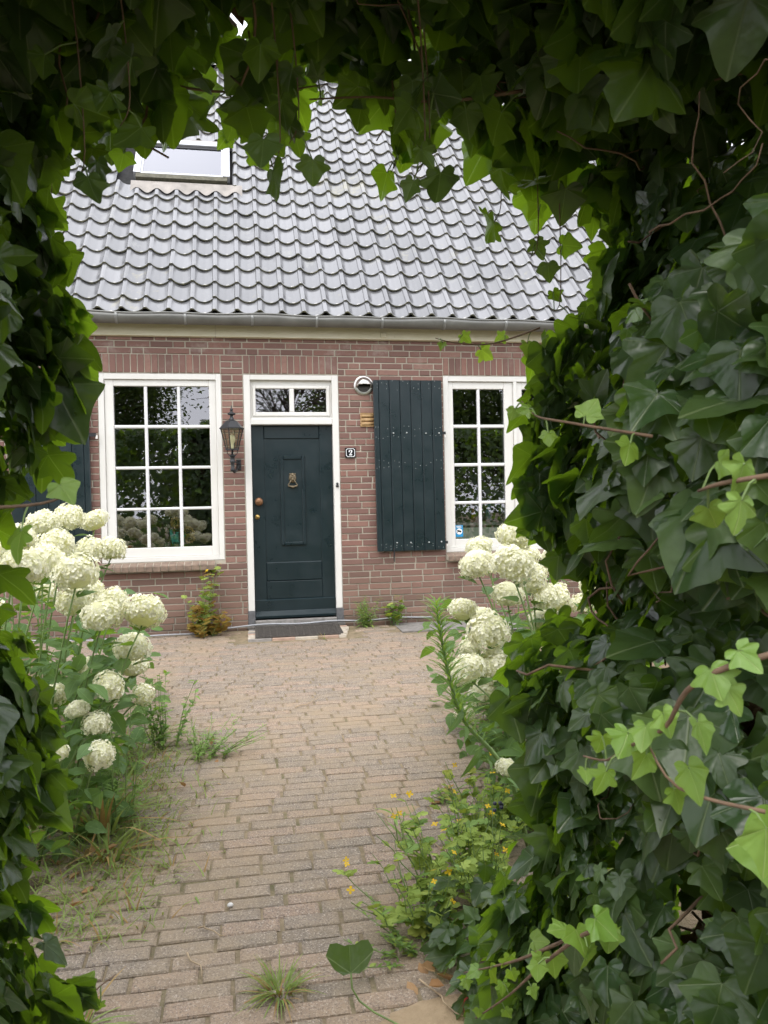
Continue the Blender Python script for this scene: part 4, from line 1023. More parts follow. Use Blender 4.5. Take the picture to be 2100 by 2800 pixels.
# ivy spilling at the foot of the right hedge
for i in range(150):
    x = rng.uniform(.60, 1.1); y = rng.uniform(-6.1, -5.35); z = gz(x, y)+rng.uniform(.0, .22)*ss(.4, .9, x)+rng.uniform(.01, .08)
    pr_.append(((x, y, z), (rv3(.5)+Vector((-.5, -.2, .9))), Vector((-.4, .3, -.6))+rv3(.4), rng.uniform(.05, .095), .02))
split_ivy(ivy_r, pr_, 300)
split_ivy(ivy_l, hedge_side(-1, 2600, 550, 4300, -5.2, .070), 300)
pt = []
for i in range(1700):
    x = rng.uniform(-.62, 1.05); y = rng.uniform(YN, YF+.05); u_l = 2.21-.23*ss(.4, .9, x)-.15*ss(.0, -.45, x)
    edge = ss(-6.45, YF, y); d = rng.expovariate(1/.09)
    if rng.random() < .45*edge*ss(.75, .3, x): continue
    z = u_l+.05*math.sin(x*9+y*5)+.04*math.sin(x*21+2)+min(.5, d)
    n = Vector((rng.gauss(0, .6), rng.choice((-1, -1, 1))*rng.uniform(.2, 1), -.15))+rv3(.3)
    if y > -6.2: n = Vector((rng.gauss(0, .5), .8, .1))+rv3(.3)
    pt.append(((x, y, z), n.normalized(), Vector((0, 0, -1))+rv3(.45), min(.14, max(.045, rng.lognormvariate(math.log(.082), .32))), d))
for i in range(2600):
    x = rng.uniform(-.8, 1.25); y = rng.uniform(YN, YF-.05); z = rng.uniform(2.27, 2.80)
    if y > -6.30 and -.35 < x < .5 and rng.random() < .55: continue
    pt.append(((x, y, z), (rv3(.6)+Vector((0, .1, .7))).normalized(), Vector((0, .3, -.8))+rv3(.5), rng.uniform(.06, .11), .1))
split_ivy(ivy_t, pt, 300)
def thatch(root, n, fx, seed):  # brown dead leaves deep in the ivy, added to keep light out
    q = random.Random(seed); L_ = Leaves()
    for i in range(n): L_.add(q.choice(IVY_LOW), lmat(fx(q), (q.gauss(0, .7), q.gauss(0, .7), 1), (q.gauss(0, 1), q.gauss(0, 1), -.5), q.uniform(.07, .12)))
    L_.build('dead_leaves', ['ivy_dead'], root)
def th_top(q):
    while True:
        x, y = q.uniform(-.9, 1.4), q.uniform(YN, YF-.08)
        if not (y > -6.32 and -.35 < x < .5) or q.random() < .3: return (x, y, q.uniform(2.32, 2.6))
thatch(ivy_t, 2600, th_top, 1)
thatch(ivy_r, 1300, lambda q: (lambda z: (xr(z)+q.uniform(.30, .5), q.uniform(YN, YF-.22), z))(q.uniform(-.4, 2.5)), 2)
thatch(ivy_l, 1000, lambda q: (lambda z: (xl(z)-q.uniform(.30, .5), q.uniform(YN, YF-.22), z))(q.uniform(-.4, 2.5)), 3)
twigs(ivy_t, lambda q: (q.uniform(-.6, 1.0), q.uniform(-6.6, YF-.2), q.uniform(2.22, 2.45)), 80, .0032, 5, .45, .0)
twigs(ivy_r, lambda q: (q.uniform(.76, 1.0), q.uniform(YN, YF-.25), q.uniform(-.3, 2.2)), 90, .0032, 6, .32, .1)
twigs(ivy_l, lambda q: (q.uniform(-.85, -.62), q.uniform(YN, YF-.25), q.uniform(-.3, 2.2)), 70, .0032, 8, .3, .1)
for root, x0 in ((ivy_r, 1.22), (ivy_l, -1.0)):
    for k in range(3):
        mb = MB(); y = -6.2-k*.35; mb.tube([(x0+.1*k, y, -.42), (x0+.05, y+.05, .4), (x0+.12, y-.04, 1.2), (x0+.02, y+.06, 2.0), (x0-.15*(1 if x0 > 0 else -1), y, 2.45)], [.045, .04, .034, .03, .02], 8); mb.build('trunk', 'wood_trunk', root, True)
# long young shoots
shoot(ivy_r, [(.62, -7.2, .99), (.545, -7.16, .961), (.53, -7.098, .919), (.53, -7.045, .858), (.53, -6.949, .805), (.545, -6.849, .752), (.54, -6.775, .735)], .0042, 11, .052, 1)
shoot(ivy_r, [(.64, -7.24, 1.19), (.55, -7.168, 1.176), (.54, -7.115, 1.166)], .004, 6, .065, 2)
shoot(ivy_r, [(.60, -6.75, .43), (.56, -6.716, .403), (.55, -6.541, .247), (.56, -6.314, .045), (.57, -6.008, -.21)], .0045, 10, .050, 3)
shoot(ivy_r, [(.60, -6.73, .43), (.55, -6.466, .222), (.55, -6.252, .076), (.55, -5.972, -.108)], .004, 9, .050, 4)
shoot(ivy_r, [(.66, -6.80, 1.26), (.55, -6.70, 1.295), (.53, -6.62, 1.315), (.525, -6.56, 1.35)], .003, 5, .045, 5)
shoot(ivy_r, [(.62, -7.12, .77), (.54, -7.06, .785), (.53, -6.998, .83)], .003, 4, .055, 6)
shoot(ivy_r, [(.75, -6.1, 1.60), (.66, -6.0, 1.58), (.57, -5.97, 1.585), (.51, -5.96, 1.60)], .0028, 5, .055, 7)
shoot(ivy_l, [(-.45, -7.0, 1.17), (-.36, -6.86, 1.165), (-.29, -6.78, 1.17), (-.255, -6.72, 1.19)], .0035, 4, .055, 8)
shoot(ivy_l, [(-.45, -6.2, -.02), (-.40, -6.1, .02), (-.33, -6.05, .05)], .003, 3, .05, 9)
shoot(ivy_t, [(-.30, -6.30, 2.14), (-.15, -6.2, 2.10), (.05, -6.15, 2.12), (.22, -6.1, 2.18)], .0045, 7, .085, 10, 'ivy_leaf', nb=(0, .8, .2))
shoot(ivy_t, [(.62, -6.35, 2.06), (.45, -6.3, 2.05), (.3, -6.28, 2.06), (.16, -6.25, 2.06)], .0045, 8, .085, 11, 'ivy_leaf', nb=(0, .8, .2))
for k, (x, y, z1) in enumerate(((.05, -6.5, 1.80), (.09, -6.45, 1.87), (.33, -6.5, 1.80), (.36, -6.42, 1.86), (-.22, -6.5, 1.86), (-.31, -6.45, 1.78), (-.36, -6.15, 1.95), (-.26, -6.1, 2.01), (.03, -6.2, 1.97), (.09, -6.15, 2.04), (.36, -6.12, 1.97), (.42, -6.05, 2.05), (.72, -6.1, 1.78), (.80, -6.05, 1.66), (-.02, -6.0, 2.08), (-.46, -6.05, 1.86), (.64, -6.05, 1.88))):
    shoot(ivy_t, [(x, y-.05, 2.2), (x+.02, y-.02, 2.08), (x+.03, y, z1+.05), (x+.01, y+.01, z1)], .0022, 6, .09, 20+k, 'ivy_leaf', nb=(rng.uniform(-.4, .4), .9, .2))
bb = MB(); q = random.Random(3)
for (x, y, z) in ((.70, -5.96, .33), (.72, -5.96, .12)):
    for k in range(6): a = rv3(.018); bb.lathe([(0, -.006), (.0055, -.003), (.0055, .003), (0, .006)], (x+a.x-.05, y+a.y, z+a.z), 6)
tag(bb.build('berries', 'berry', ivy_r, True), kind='stuff')

# ------------------------------------------------------------------ hydrangeas
def flower_head(seed, n=230, flat=.86):
    """mop of four-petalled florets, radius 1"""
    q = random.Random(seed); L_ = Leaves(); g = (1+5**.5)/2
    pet = (np.array([(-.10, .02, 0), (.10, .02, 0), (.44, .52, .04), (.30, .86, -.02), (0, .98, -.05), (-.30, .86, -.02), (-.44, .52, .04), (0, .5, .10)], float),
           np.array([(0, 1, 7), (1, 2, 7), (2, 3, 7), (3, 4, 7), (4, 5, 7), (5, 6, 7), (6, 0, 7)], int), np.zeros(8))
    for i in range(n):
        z = 1-1.72*(i+.5)/n; a = 2*math.pi*i/g+q.uniform(-.12, .12); s_ = math.sqrt(max(0, 1-z*z)); d = Vector((s_*math.cos(a), s_*math.sin(a), z))
        lump = 1+.07*math.sin(d.x*6+seed)+.06*math.sin(d.y*7+d.z*5+seed*2)
        p = Vector((d.x, d.y, d.z*flat))*(.93+q.uniform(-.05, .05))*lump; n_ = (d+Vector((q.gauss(0, .28), q.gauss(0, .28), q.gauss(0, .28)))).normalized(); t0 = n_.orthogonal().normalized(); b0 = n_.cross(t0); ph = q.uniform(0, 1.57); sz = q.uniform(.115, .165)
        for k in range(4):
            an = ph+k*math.pi/2; t = t0*math.cos(an)+b0*math.sin(an); L_.add(pet, lmat(p, (n_-t*.25+Vector((q.gauss(0, .15),)*3)), t, sz), 1 if q.random() < .12 else 0)
    v = np.concatenate(L_.V); me = npmesh('flower_head', v, np.concatenate(L_.T), ['petal', 'petal_green'], np.concatenate(L_.MI), {'rnd': np.concatenate(L_.RN)}, smooth=False)
    return me
FH = [flower_head(k, flat=(.86, .78, .92, .70)[k]) for k in range(4)]
core_mb = MB(); core_mb.lathe([(.0, -.60), (.45, -.55), (.72, -.25), (.82, .1), (.68, .48), (.35, .70), (0, .76)], (0, 0, 0), 12)
core_me = bpy.data.meshes.new('flower_core'); core_me.from_pydata(core_mb.v, [], core_mb.f); core_me.materials.append(MATS['petal_green']); core_me.update()
def hydrangea(label, heads, extra, seed, vol, nleaf, front, nfront):
    q = random.Random(seed); cx = sum(h[0] for h in heads)/len(heads); root = empty('hydrangea_bush', (0, 0, 0), label, 'hydrangea')
    root.location = (0, 0, 0)
    stems = MB(); lc = 0
    for i, (x, y, z, dia) in enumerate(list(heads)+list(extra)):
        r = dia/2*1.12; M = Matrix.Translation((x, y, z)) @ Matrix.Rotation(q.gauss(0, .3), 4, 'X') @ Matrix.Rotation(q.gauss(0, .3), 4, 'Y') @ Matrix.Rotation(q.uniform(0, 6), 4, 'Z') @ Matrix.Diagonal((r*q.uniform(.95, 1.05), r*q.uniform(.95, 1.05), r, 1))
        ho = link('flower_head', q.choice(FH), root, mat=M); link('flower_core', core_me, ho)
        bx = x+(cx-x)*.35+(-.25 if cx < 0 else .25)+q.uniform(-.1, .1); by = y+q.uniform(-.15, .15); g = gz(bx, by)
        base = Vector((bx, by, g)); top = Vector((x, y, z-r*.4)); mid = base.lerp(top, .55)+Vector((q.uniform(-.04, .04), q.uniform(-.04, .04), .06))
        stems.tube([base, base.lerp(mid, .5), mid, mid.lerp(top, .6)+Vector((0, 0, .02)), top], [.006, .0055, .005, .004, .004], 5)
        for k in range(4):
            t = (.93, .86, .7, .55)[k]; p = mid.lerp(top, max(0, (t-.5)*2)) if t > .5 else base.lerp(mid, t*2); a = q.uniform(0, 6.28); dirv = Vector((math.cos(a), math.sin(a), q.uniform(-.4, .25)))
            nrm = Vector((-.35*math.cos(a), -.35*math.sin(a), 1))+Vector((q.gauss(0, .2), q.gauss(0, .2), 0))
            link('leaf', leaf_mesh(q.choice(HYD), 'hydrangea_leaf'), root, mat=lmat(p+dirv*.02, nrm, dirv, q.uniform(.085, .135))); lc += 1
    tag(stems.build('stems', 'green_stem', root, True), kind='stuff')
    L_ = Leaves(); x0, x1, y0, y1, zt = vol
    for i in range(nleaf):
        x, y = q.uniform(x0, x1), q.uniform(y0, y1); z = gz(x, y)+q.uniform(.05, zt)*(1-.35*abs((y-(y0+y1)/2)/((y1-y0)/2))**3); a = q.uniform(0, 6.28)
        L_.add(q.choice(HYD), lmat((x, y, z), Vector((q.gauss(0, .4), q.gauss(0, .4), 1)), Vector((math.cos(a), math.sin(a), -.35)), q.uniform(.08, .14)))
    fx0, fx1, fy0, fy1, fz = front
    for i in range(nfront):
        x, y = q.uniform(fx0, fx1), q.uniform(fy0, fy1); z = gz(x, y)+fz*q.random(); a = q.uniform(0, 6.28)
        L_.add(q.choice(HYD), lmat((x, y, z), Vector((q.gauss(0, .5), q.gauss(0, .5)-.4, 1)), Vector((math.cos(a), math.sin(a), -.5)), q.uniform(.07, .13)))
    L_.build('inner_foliage', 'hydrangea_leaf', root); return root
HL = [(-0.732, -4.432, 0.883, 0.171), (-0.778, -4.273, 0.745, 0.147), (-0.627, -4.453, 0.699, 0.161), (-0.653, -3.991, 0.705, 0.137), (-0.451, -4.434, 0.705, 0.164), (-0.785, -3.866, 0.743, 0.141), (-0.531, -4.269, 0.519, 0.154), (-0.559, -4.062, 0.393, 0.131), (-0.595, -4.513, 0.402, 0.123), (-0.632, -4.609, 0.268, 0.106), (-0.706, -4.595, 0.331, 0.092), (-0.742, -4.793, 0.218, 0.076), (-0.593, -4.769, 0.186, 0.114), (-0.743, -4.181, 0.428, 0.108), (-0.859, -4.765, 0.943, 0.163), (-0.86, -3.444, 0.933, 0.155), (-0.758, -3.36, 0.933, 0.146), (-0.889, -3.132, 1.096, 0.144), (-0.904, -4.045, 0.99, 0.167), (-0.993, -3.316, 1.121, 0.159), (-1.085, -3.503, 1.095, 0.157), (-0.898, -4.25, 0.926, 0.158), (-0.846, -4.367, 0.349, 0.092), (-0.545, -3.813, 0.196, 0.108), (-1.078, -4.013, 1.038, 0.134)]
HR = [(1.118, -4.308, 0.854, 0.165), (1.221, -4.53, 0.858, 0.184), (1.369, -3.54, 0.887, 0.138), (1.1, -4.104, 0.599, 0.137), (1.294, -4.24, 0.686, 0.153), (1.135, -4.416, 0.534, 0.178), (1.223, -4.025, 0.541, 0.136), (0.977, -4.592, 0.395, 0.158), (1.165, -4.423, 0.366, 0.16), (1.103, -4.208, 0.42, 0.099), (0.989, -4.495, 0.163, 0.087), (1.129, -4.418, 0.255, 0.134), (1.495, -4.072, 0.745, 0.153), (1.369, -4.149, 0.974, 0.173), (1.566, -4.086, 0.645, 0.148), (1.93, -3.846, 0.668, 0.119), (1.012, -5.008, 0.083, 0.084), (1.345, -4.252, 0.391, 0.141), (1.576, -3.988, 0.506, 0.139), (1.155, -4.22, 0.184, 0.117)]
q = random.Random(21)
EXL = [(q.uniform(-2.3, -1.15), q.uniform(-4.2, -1.7), q.uniform(.62, 1.0), q.uniform(.14, .18)) for k in range(26)]
EXR = [(q.uniform(1.6, 2.6), q.uniform(-4.0, -2.4), q.uniform(.4, .85), q.uniform(.13, .18)) for k in range(16)]
hydrangea('white hydrangea bush with big round flower heads left of the path', HL, EXL, 5, (-2.3, -.60, -4.85, -2.2, .92), 700, (-1.05, -.62, -4.7, -3.4, .80), 330)
hydrangea('white hydrangea bush right of the path, half hidden behind ivy', HR, EXR, 6, (1.10, 2.6, -4.9, -2.9, .85), 560, (1.12, 1.6, -4.85, -3.6, .60), 200)

# ------------------------------------------------------------------ weeds and grass
def herb(name, label, cat, loc, stems, height, spread, arrs, lsize, mats, nl=12, seed=0, group=None, flowers=None, lean=(0, 0), up=.5, droop=0., thin=.003, split=False):
    q = random.Random(seed); z0 = gz(loc[0], loc[1]); root = empty(name, (loc[0], loc[1], z0), label, cat, group); st_ = MB(); L_ = Leaves()
    tips = []
    for k in range(stems):
        a = q.uniform(0, 6.28); b_ = spread*q.random()**.6; h = height*q.uniform(.55, 1.05); bx, by = b_*.35*math.cos(a), b_*.35*math.sin(a); tx, ty = b_*math.cos(a)+lean[0], b_*math.sin(a)+lean[1]
        pts = [Vector((bx, by, -.01))]
        for i in range(1, 6): t = i/5; pts.append(Vector((bx+(tx-bx)*t**1.3+q.gauss(0, .006), by+(ty-by)*t**1.3+q.gauss(0, .006), h*(t-droop*t*t))))
        st_.tube(pts, [thin*(1-.6*i/5) for i in range(6)], 4, cap=False); tips.append(pts[-1])
        for i in range(nl):
            t = q.uniform(.08, 1.0) if nl < 30 else (i+.5)/nl*.95+.05; j = min(4, int(t*5)); p = pts[j].lerp(pts[j+1], t*5-j); an = i*2.4+q.uniform(-.3, .3); d = Vector((math.cos(an), math.sin(an), up+q.gauss(0, .2)))
            L_.add(q.choice(arrs), lmat(p, Vector((-d.x*.5, -d.y*.5, 1))+Vector((q.gauss(0, .25), q.gauss(0, .25), 0)), d, lsize*q.uniform(.6, 1.2)*(1.1-.4*t)), q.randrange(len(mats)) if len(mats) > 1 and q.random() < .35 else 0)
    tag(st_.build('stems', 'green_stem', root), kind='stuff'); L_.build('foliage', mats, root)
    if flowers:
        nf, fs_ = flowers; four = []
        for k in range(nf):
            p = q.choice(tips)+Vector((q.gauss(0, .02), q.gauss(0, .02), q.uniform(.0, .05))); a = q.uniform(0, 6.28); n = Vector((q.gauss(0, .5), q.gauss(0, .5)-.4, 1)).normalized()
            link('flower', FLOWER, root, mat=lmat(p, n, (math.cos(a), math.sin(a), 0), fs_*q.uniform(.8, 1.2)))
    return root
fl = Leaves(); pv = (np.array([(0, 0, 0), (.3, .45, .12), (.18, .85, .1), (-.18, .85, .1), (-.3, .45, .12)], float), np.array([(0, 1, 2), (0, 2, 3), (0, 3, 4)], int), np.zeros(5))
for k in range(4): fl.add(pv, lmat((0, 0, 0), (0, 0, 1), (math.cos(k*1.571), math.sin(k*1.571), 0), 1.0))
FLOWER = npmesh('flower', np.concatenate(fl.V), np.concatenate(fl.T), 'yellow_petal', None, {'rnd': np.concatenate(fl.RN)}, smooth=False)
def tuft(name, label, loc, n, length, spread, seed, mats=('grass', 'dry_grass'), group=None, cat='grass', kind=None, upz=1.):
    q = random.Random(seed); root = empty(name, (loc[0], loc[1], gz(*loc)), label, cat, group, kind); L_ = Leaves()
    for k in range(n):
        a = q.uniform(0, 6.28); rr_ = spread*q.random()**.7; d = Vector((math.cos(a)*q.uniform(.2, 1.), math.sin(a)*q.uniform(.2, 1.), upz*q.uniform(.4, 1.2)))
        L_.add(q.choice(BLADE), lmat((rr_*.5*math.cos(a), rr_*.5*math.sin(a), 0), Vector((math.cos(a), math.sin(a), .1)).cross(Vector((0, 0, 1))).cross(d), d, length*q.uniform(.5, 1.15)), 1 if q.random() < .25 else 0)
    L_.build('blades', list(mats), root); return root
herb('celandine', 'greater celandine with yellow flowers and browning leaves against the wall left of the door', 'weed', (-.45, -.16), 9, .70, .20, CEL, .10, ['celandine_leaf', 'weed_leaf', 'autumn_leaf'], 9, 1, flowers=(6, .017), up=.25)
herb('celandine', 'low yellowing celandine leaves at the foot of the wall left of the door', 'weed', (-.42, -.20), 18, .28, .28, CEL, .12, ['autumn_leaf', 'celandine_leaf'], 5, 2, up=.3)
herb('wall_weed', 'feathery green weed at the wall just right of the doormat', 'weed', (1.20, -.16), 10, .32, .17, LANCE, .075, ['weed_leaf', 'celandine_leaf'], 40, 3, up=.5)
herb('wall_weed', 'broad leaved green weed at the wall below the shutter', 'weed', (1.50, -.10), 10, .32, .20, CEL, .09, ['weed_leaf', 'celandine_leaf'], 6, 4, up=.3)
herb('wall_weed', 'small thin weed on the grey slab by the wall', 'weed', (1.98, -.25), 4, .16, .08, LANCE, .05, ['weed_leaf'], 14, 5, up=.4)
hw = empty('fleabane_stalk', (0, 0, 0), 'tall feathery fleabane stalk leaning over the right edge of the path', 'weed'); hw.location = (0, 0, 0)
hp = [Vector(p) for p in ((1.14, -4.93, gz(1.1, -4.9)-.02), (1.06, -4.92, .02), (.98, -4.90, .127), (.888, -4.883, .225), (.843, -4.874, .322), (.808, -4.866, .477), (.783, -4.86, .632), (.770, -4.856, .745))]
mb = MB(); mb.tube(hp, [.011, .0105, .010, .009, .008, .007, .006, .004], 7); mb.build('stem', 'green_stem', hw, True)
L_ = Leaves(); q = random.Random(9)
for i in range(240):
    t = 2.2+4.8*(i/240)**.75; j = min(6, int(t)); p = hp[j].lerp(hp[j+1], t-j); a = i*2.4; top = ss(5.2, 7, t)
    d = Vector((math.cos(a), math.sin(a), -.25+1.15*top+q.gauss(0, .15))); sz = (.095+.04*q.random())*(1-.30*top)*(.75 if t < 3 else 1)
    L_.add(THIN, lmat(p, Vector((-d.x, -d.y, 1.0)), d, sz), 0)
L_.build('foliage', ['weed_leaf'], hw)
for k, (z, a) in enumerate(((.30, 2.9), (.24, 3.6), (.20, 4.4), (.14, 2.5), (.10, 3.9))):
    j = 3 if z > .22 else 2; p = hp[j].lerp(hp[j+1], .4); p.z = z; link('leaf', leaf_mesh(LANCE[1], 'hydrangea_leaf'), hw, mat=lmat(p, (-math.cos(a), -math.sin(a)-.3, .7), (math.cos(a), math.sin(a), -.7), .15))
rq = random.Random(33)
for k, (x, y, h, s_, nf, lb) in enumerate(((.74, -5.15, .30, .24, 9, 'flowering celandine clump nearest the path under the right ivy'), (.88, -4.95, .30, .18, 5, 'taller flowering celandine clump behind the right ivy foot'), (.58, -5.36, .22, .20, 7, 'low pale celandine clump at the path edge'), (.86, -5.30, .34, .18, 5, 'celandine clump pressed against the ivy leaves'), (1.02, -4.75, .30, .16, 3, 'celandine clump below the fleabane stalk'))):
    herb('celandine', lb, 'weed', (x, y), 20, h*1.1, s_*1.5, CEL, .066, ['celandine_leaf', 'weed_leaf'], 6, 50+k, flowers=(nf, .015), up=.3)
herb('creeping_weed', 'thin creeping weed sprawling across the path bricks at lower right', 'weed', (.52, -5.46), 9, .10, .24, OVAL, .028, ['weed_leaf', 'celandine_leaf'], 22, 60, up=.4, lean=(-.10, .05))
herb('path_weed', 'slender grassy weed standing on the path with thin upright leaves', 'weed', (.632, -4.70), 3, .17, .05, LANCE, .10, ['weed_leaf'], 4, 61, up=.9)
herb('path_weed', 'small round leaved weed lying on the path', 'weed', (.94, -4.33), 7, .06, .14, OVAL, .05, ['weed_leaf', 'celandine_leaf'], 6, 62, up=.2)
herb('path_weed', 'low silvery green weed tuft spreading onto the path on the left', 'weed', (-.26, -3.48), 22, .17, .30, LANCE, .045, ['weed_leaf'], 26, 63, up=.5, lean=(.08, .0))
herb('bushy_weed', 'leafy green weed below the left hydrangea', 'weed', (-.50, -3.30), 14, .46, .20, OVAL, .055, ['weed_leaf', 'hydrangea_leaf'], 20, 64, up=.4)
herb('bushy_weed', 'short leafy weed at the front of the left hydrangea', 'weed', (-.72, -3.95), 12, .30, .20, OVAL, .05, ['weed_leaf', 'hydrangea_leaf'], 16, 65, up=.4)
herb('bushy_weed', 'dark leaved weed under the right hydrangea by the ivy', 'weed', (1.20, -4.70), 10, .22, .16, LANCE, .06, ['weed_leaf', 'hydrangea_leaf'], 20, 66, up=.5)
herb('bushy_weed', 'thin leaved weed in the heart of the right hydrangea', 'weed', (1.25, -4.20), 7, .70, .16, LANCE, .09, ['weed_leaf'], 26, 67, up=.6)
herb('bushy_weed', 'feathery weed rising among the left hydrangea flowers', 'weed', (-.60, -4.30), 7, .62, .15, LANCE, .06, ['weed_leaf'], 30, 68, up=.5)
tuft('grass_tuft', 'bright grass tuft growing in the path joints at the bottom', (.07, -5.56), 130, .10, .09, 70)
tuft('grass_tuft', 'tall grass tuft by the lowest left hydrangea flowers', (-.68, -4.30), 80, .32, .18, 71)
tuft('grass_tuft', 'grass tuft between the left ivy and the path', (-.62, -4.55), 60, .22, .20, 72)
tuft('grass_tuft', 'tiny grass tuft in the joints left of the path middle', (-.33, -4.72), 26, .07, .05, 73)
tuft('grass_tuft', 'wispy grass tuft at the lower left ivy foot', (-.52, -5.62), 36, .15, .14, 74)
tuft('grass_tuft', 'small grass tuft in front of the doormat', (.72, -.60), 24, .07, .06, 75)
# ground cover grass left and right of the path
def cover(name, label, n, fx, length, seed, mats=('grass', 'dry_grass'), dry=.3):
    q = random.Random(seed); L_ = Leaves()
    for k in range(n):
        x, y = fx(q); a = q.uniform(0, 6.28); d = Vector((math.cos(a)*q.uniform(.2, 1.), math.sin(a)*q.uniform(.2, 1.), q.uniform(.25, 1.2)))
        L_.add(q.choice(BLADE), lmat((x, y, gz(x, y)), Vector((math.cos(a), math.sin(a), .1)).cross(Vector((0, 0, 1))).cross(d), d, length*q.uniform(.4, 1.2)), 1 if q.random() < dry else 0)
    o = L_.build(name, list(mats)); tag(o, label, 'grass', kind='stuff')
def gl_(q):
    y = q.uniform(-5.2, -3.0); a, _ = pedge(y); return a+.22+q.gauss(0, .17)-.12*ss(-4.4, -5.2, y), y
cover('grass', 'thin grass along the left edge of the path', 2600, gl_, .095, 80, dry=.12)
def gr_(q):
    y = q.uniform(-5.6, -3.2); _, c_ = pedge(y); return c_+.02+abs(q.gauss(0, .18)), y
cover('grass', 'thin grass and weeds along the right edge of the path', 900, gr_, .10, 81)
# moss and dry wisps in the joints
q = random.Random(82); L_ = Leaves()
for k in range(1300):
    y = -.5-5.4*q.random()**.8; a, c_ = pedge(y); x = q.uniform(a+.15, c_-.1)
    r = round((-.62-y)/.0775); y = -.62-(r-.5)*.0775
    for i in range(q.randint(5, 11)):
        an = q.uniform(0, 6.28); d = Vector((math.cos(an), math.sin(an), q.uniform(.2, .9)))
        L_.add(q.choice(BLADE), lmat((x+q.gauss(0, .012), y+q.gauss(0, .006), gz(x, y)), Vector((0, 0, 1)), d, q.uniform(.012, .038)), 1 if q.random() < .55 else 0)
tag(L_.build('joint_moss', ['grass', 'dry_grass']), 'moss and dry wisps growing in the path joints', 'moss', kind='stuff')

# fallen leaves, twigs, pebbles
DLP = [(-0.705, -4.568), (-0.678, -4.513), (-0.721, -4.751), (-0.783, -4.629), (-0.655, -4.866), (-0.625, -4.545), (-0.736, -4.914), (-0.678, -4.957), (-0.638, -4.582), (0.94, -4.265), (1.104, -4.113), (0.522, -5.525), (0.566, -5.57), (0.616, -5.637), (0.575, -5.65), (0.843, -4.369), (0.573, -5.016), (0.62, -5.702), (0.701, -5.631), (0.466, -5.607), (-0.234, -3.342), (-0.187, -3.573), (-0.337, -3.925)]
for k, (x, y) in enumerate(DLP):
    a = rng.uniform(0, 6.28); where = 'under the left ivy' if x < -.5 else ('on the path by the left weeds' if x < 0 else ('on the path by the right weeds' if y > -5.1 else 'under the right ivy'))
    o = link('dry_leaf', leaf_mesh(rng.choice(DRY), 'dry_leaf'), None, mat=lmat((x, y, gz(x, y)+.016), (rng.gauss(0, .25), rng.gauss(0, .25), 1), (math.cos(a), math.sin(a), 0), rng.uniform(.05, .08)))
    tag(o, 'curled dry brown leaf lying on the ground '+where, 'dry leaf', 'dry leaves '+where)
o = link('red_leaf', leaf_mesh(DRY[0], 'red_leaf'), None, mat=lmat((.601, -5.79, gz(0, -5.79)+.02), (-.2, -.5, .8), (.5, .6, .3), .055)); tag(o, 'single bright red leaf on the sand under the right ivy', 'leaf')
so = empty('upright_ivy_leaf', (0, 0, 0), 'broad olive ivy leaf standing upright on a long yellow stalk over the path', 'leaf')
hl_ = mirror([(.02, 0, .3), (.20, -.03, .3), (.42, .12, .6), (.60, .42, 1), (.48, .66, .3), (.30, .66, .2), (.12, .58, .2), (0, .60, 1)])
arr = leaf_arrays([(x, y, v) for x, y, v in hl_[::-1]], .55, .04, .12, .05, .01, 5)
link('blade', leaf_mesh(arr, 'ivy_leaf'), so, mat=lmat((.277, -5.70, -.237), (.15, -.85, .45), (.05, .25, 1), .125))
mb = MB(); mb.tube([(.277, -5.70, -.237), (.279, -5.705, -.28), (.30, -5.71, -.318), (.34, -5.74, -.338), (.40, -5.80, -.343), (.44, -5.84, -.346)], .0028, 6); mb.build('stalk', 'green_stem', so, True)
TWG = [((.844, -4.927), (.68, -4.602)), ((-.233, -5.324), (-.166, -5.457)), ((-.197, -5.172), (-.114, -5.258)), ((.495, -5.612), (.605, -5.8)), ((.306, -2.746), (.48, -2.571))]
TL = ['long dry twig by the celandine on the right of the path', 'bent dry twig on the path nearest the left ivy', 'short dry twig on the left of the path', 'dry twig on the sand under the right ivy', 'dark thin twig on the far middle of the path']
for (a, c_), lb in zip(TWG, TL):
    mb = MB(); pts = []
    for i in range(6): t = i/5; x, y = a[0]*(1-t)+c_[0]*t+rng.gauss(0, .008), a[1]*(1-t)+c_[1]*t+rng.gauss(0, .008); pts.append((x, y, gz(x, y)+.017+rng.uniform(0, .006)))
    mb.tube(pts, [.0035, .003, .003, .0025, .002, .0015], 5); tag(mb.build('twig', 'dry_twig', None, True), lb, 'twig')
mb = MB(); mb.lathe([(0, -.006), (.011, -.003), (.012, .002), (.007, .007), (0, .008)], (-.09, -5.06, gz(0, -5.06)+.014), 9); tag(mb.build('pebble', 'pebble', None, True), 'small white pebble lying on the path bricks', 'pebble')

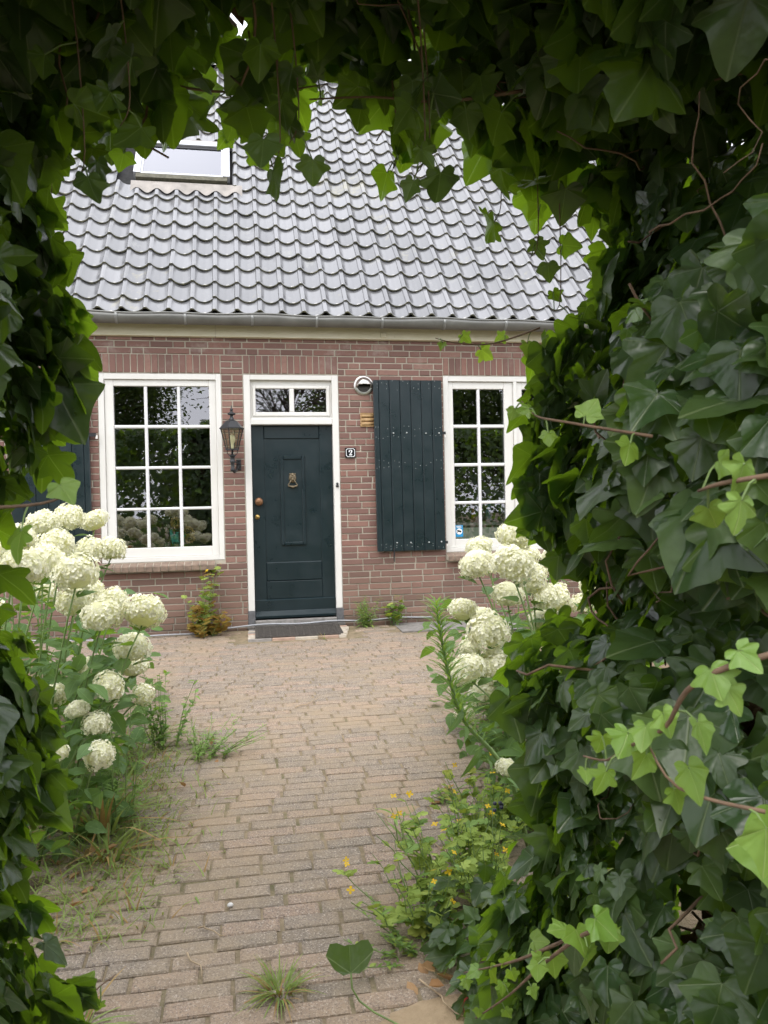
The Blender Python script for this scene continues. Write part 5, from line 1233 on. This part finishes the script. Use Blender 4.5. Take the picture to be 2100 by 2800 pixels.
# ------------------------------------------------------------------ trees behind the viewer, seen only as reflections in the window panes
def tree(label, loc, crown, zc_, n, lsz, seed, trunk=.18, sparse=0., fill=1.):
    q = random.Random(seed); g = gz(*loc); root = empty('tree', (loc[0], loc[1], g), label, 'tree', 'trees reflected in the windows'); mb = MB()
    mb.tube([(0, 0, -.1), (.05, 0, zc_*.4), (-.05, .05, zc_*.8), (0, 0, zc_+crown[2]*.3)], [trunk, trunk*.8, trunk*.55, trunk*.2], 8)
    clumps = []
    for k in range(26 if sparse else 70):
        a = q.uniform(0, 6.28); e = q.uniform(-.8, 1); s_ = math.sqrt(1-e*e) if abs(e) < 1 else 0; r = q.uniform(.45, .95); c_ = Vector((crown[0]*r*s_*math.cos(a), crown[1]*r*s_*math.sin(a), zc_+crown[2]*r*e)); clumps.append(c_)
        st0 = Vector((0, 0, q.uniform(zc_*.45, zc_*.9))); mb.tube([st0, st0.lerp(c_, .5)+Vector((q.gauss(0, .1), q.gauss(0, .1), .15)), c_], [trunk*.25, trunk*.15, trunk*.05], 5, cap=False)
        if sparse:
            for j in range(14): e2 = c_+Vector((q.gauss(0, .5), q.gauss(0, .5), q.gauss(0, .5))); mb.tube([c_.lerp(st0, .3*q.random()), c_.lerp(e2, .5)+Vector((0, 0, .08)), e2], [.02, .012, .006], 4, cap=False)
    mb.build('trunk', 'wood_trunk', root, True); L_ = Leaves()
    for k in range(n):
        c_ = q.choice(clumps); p = c_+Vector((q.gauss(0, 1), q.gauss(0, 1), q.gauss(0, .8)))*min(crown)*.24; a = q.uniform(0, 6.28)
        L_.add(QUAD, lmat(p, Vector((q.gauss(0, .8), q.gauss(0, .8), 1)), Vector((math.cos(a), math.sin(a), -.4)), lsz*q.uniform(.6, 1.4)))
    L_.build('crown', ['tree_leaf'], root); return root
tree('tall dark leafy tree reflected in the left panes of the left window', (-4.6, -15.5), (2.4, 2.2, 3.0), 4.3, 30000, .13, 90)
tree('rounded bushy tree reflected in the right panes of the left window', (-1.3, -20), (2.0, 1.8, 1.6), 2.1, 20000, .13, 91)
tree('thin branched tree reflected in the small panes over the door', (1.4, -16), (2.2, 1.8, 2.0), 5.0, 1500, .11, 92, .12, 1.)
tree('broad dark tree reflected in the window right of the shutter', (8.2, -15), (3.6, 2.6, 3.4), 4.4, 34000, .14, 93)
tree('dark tree reflected between the door and the right window', (4.2, -19), (2.4, 2.2, 2.2), 3.5, 20000, .14, 94)
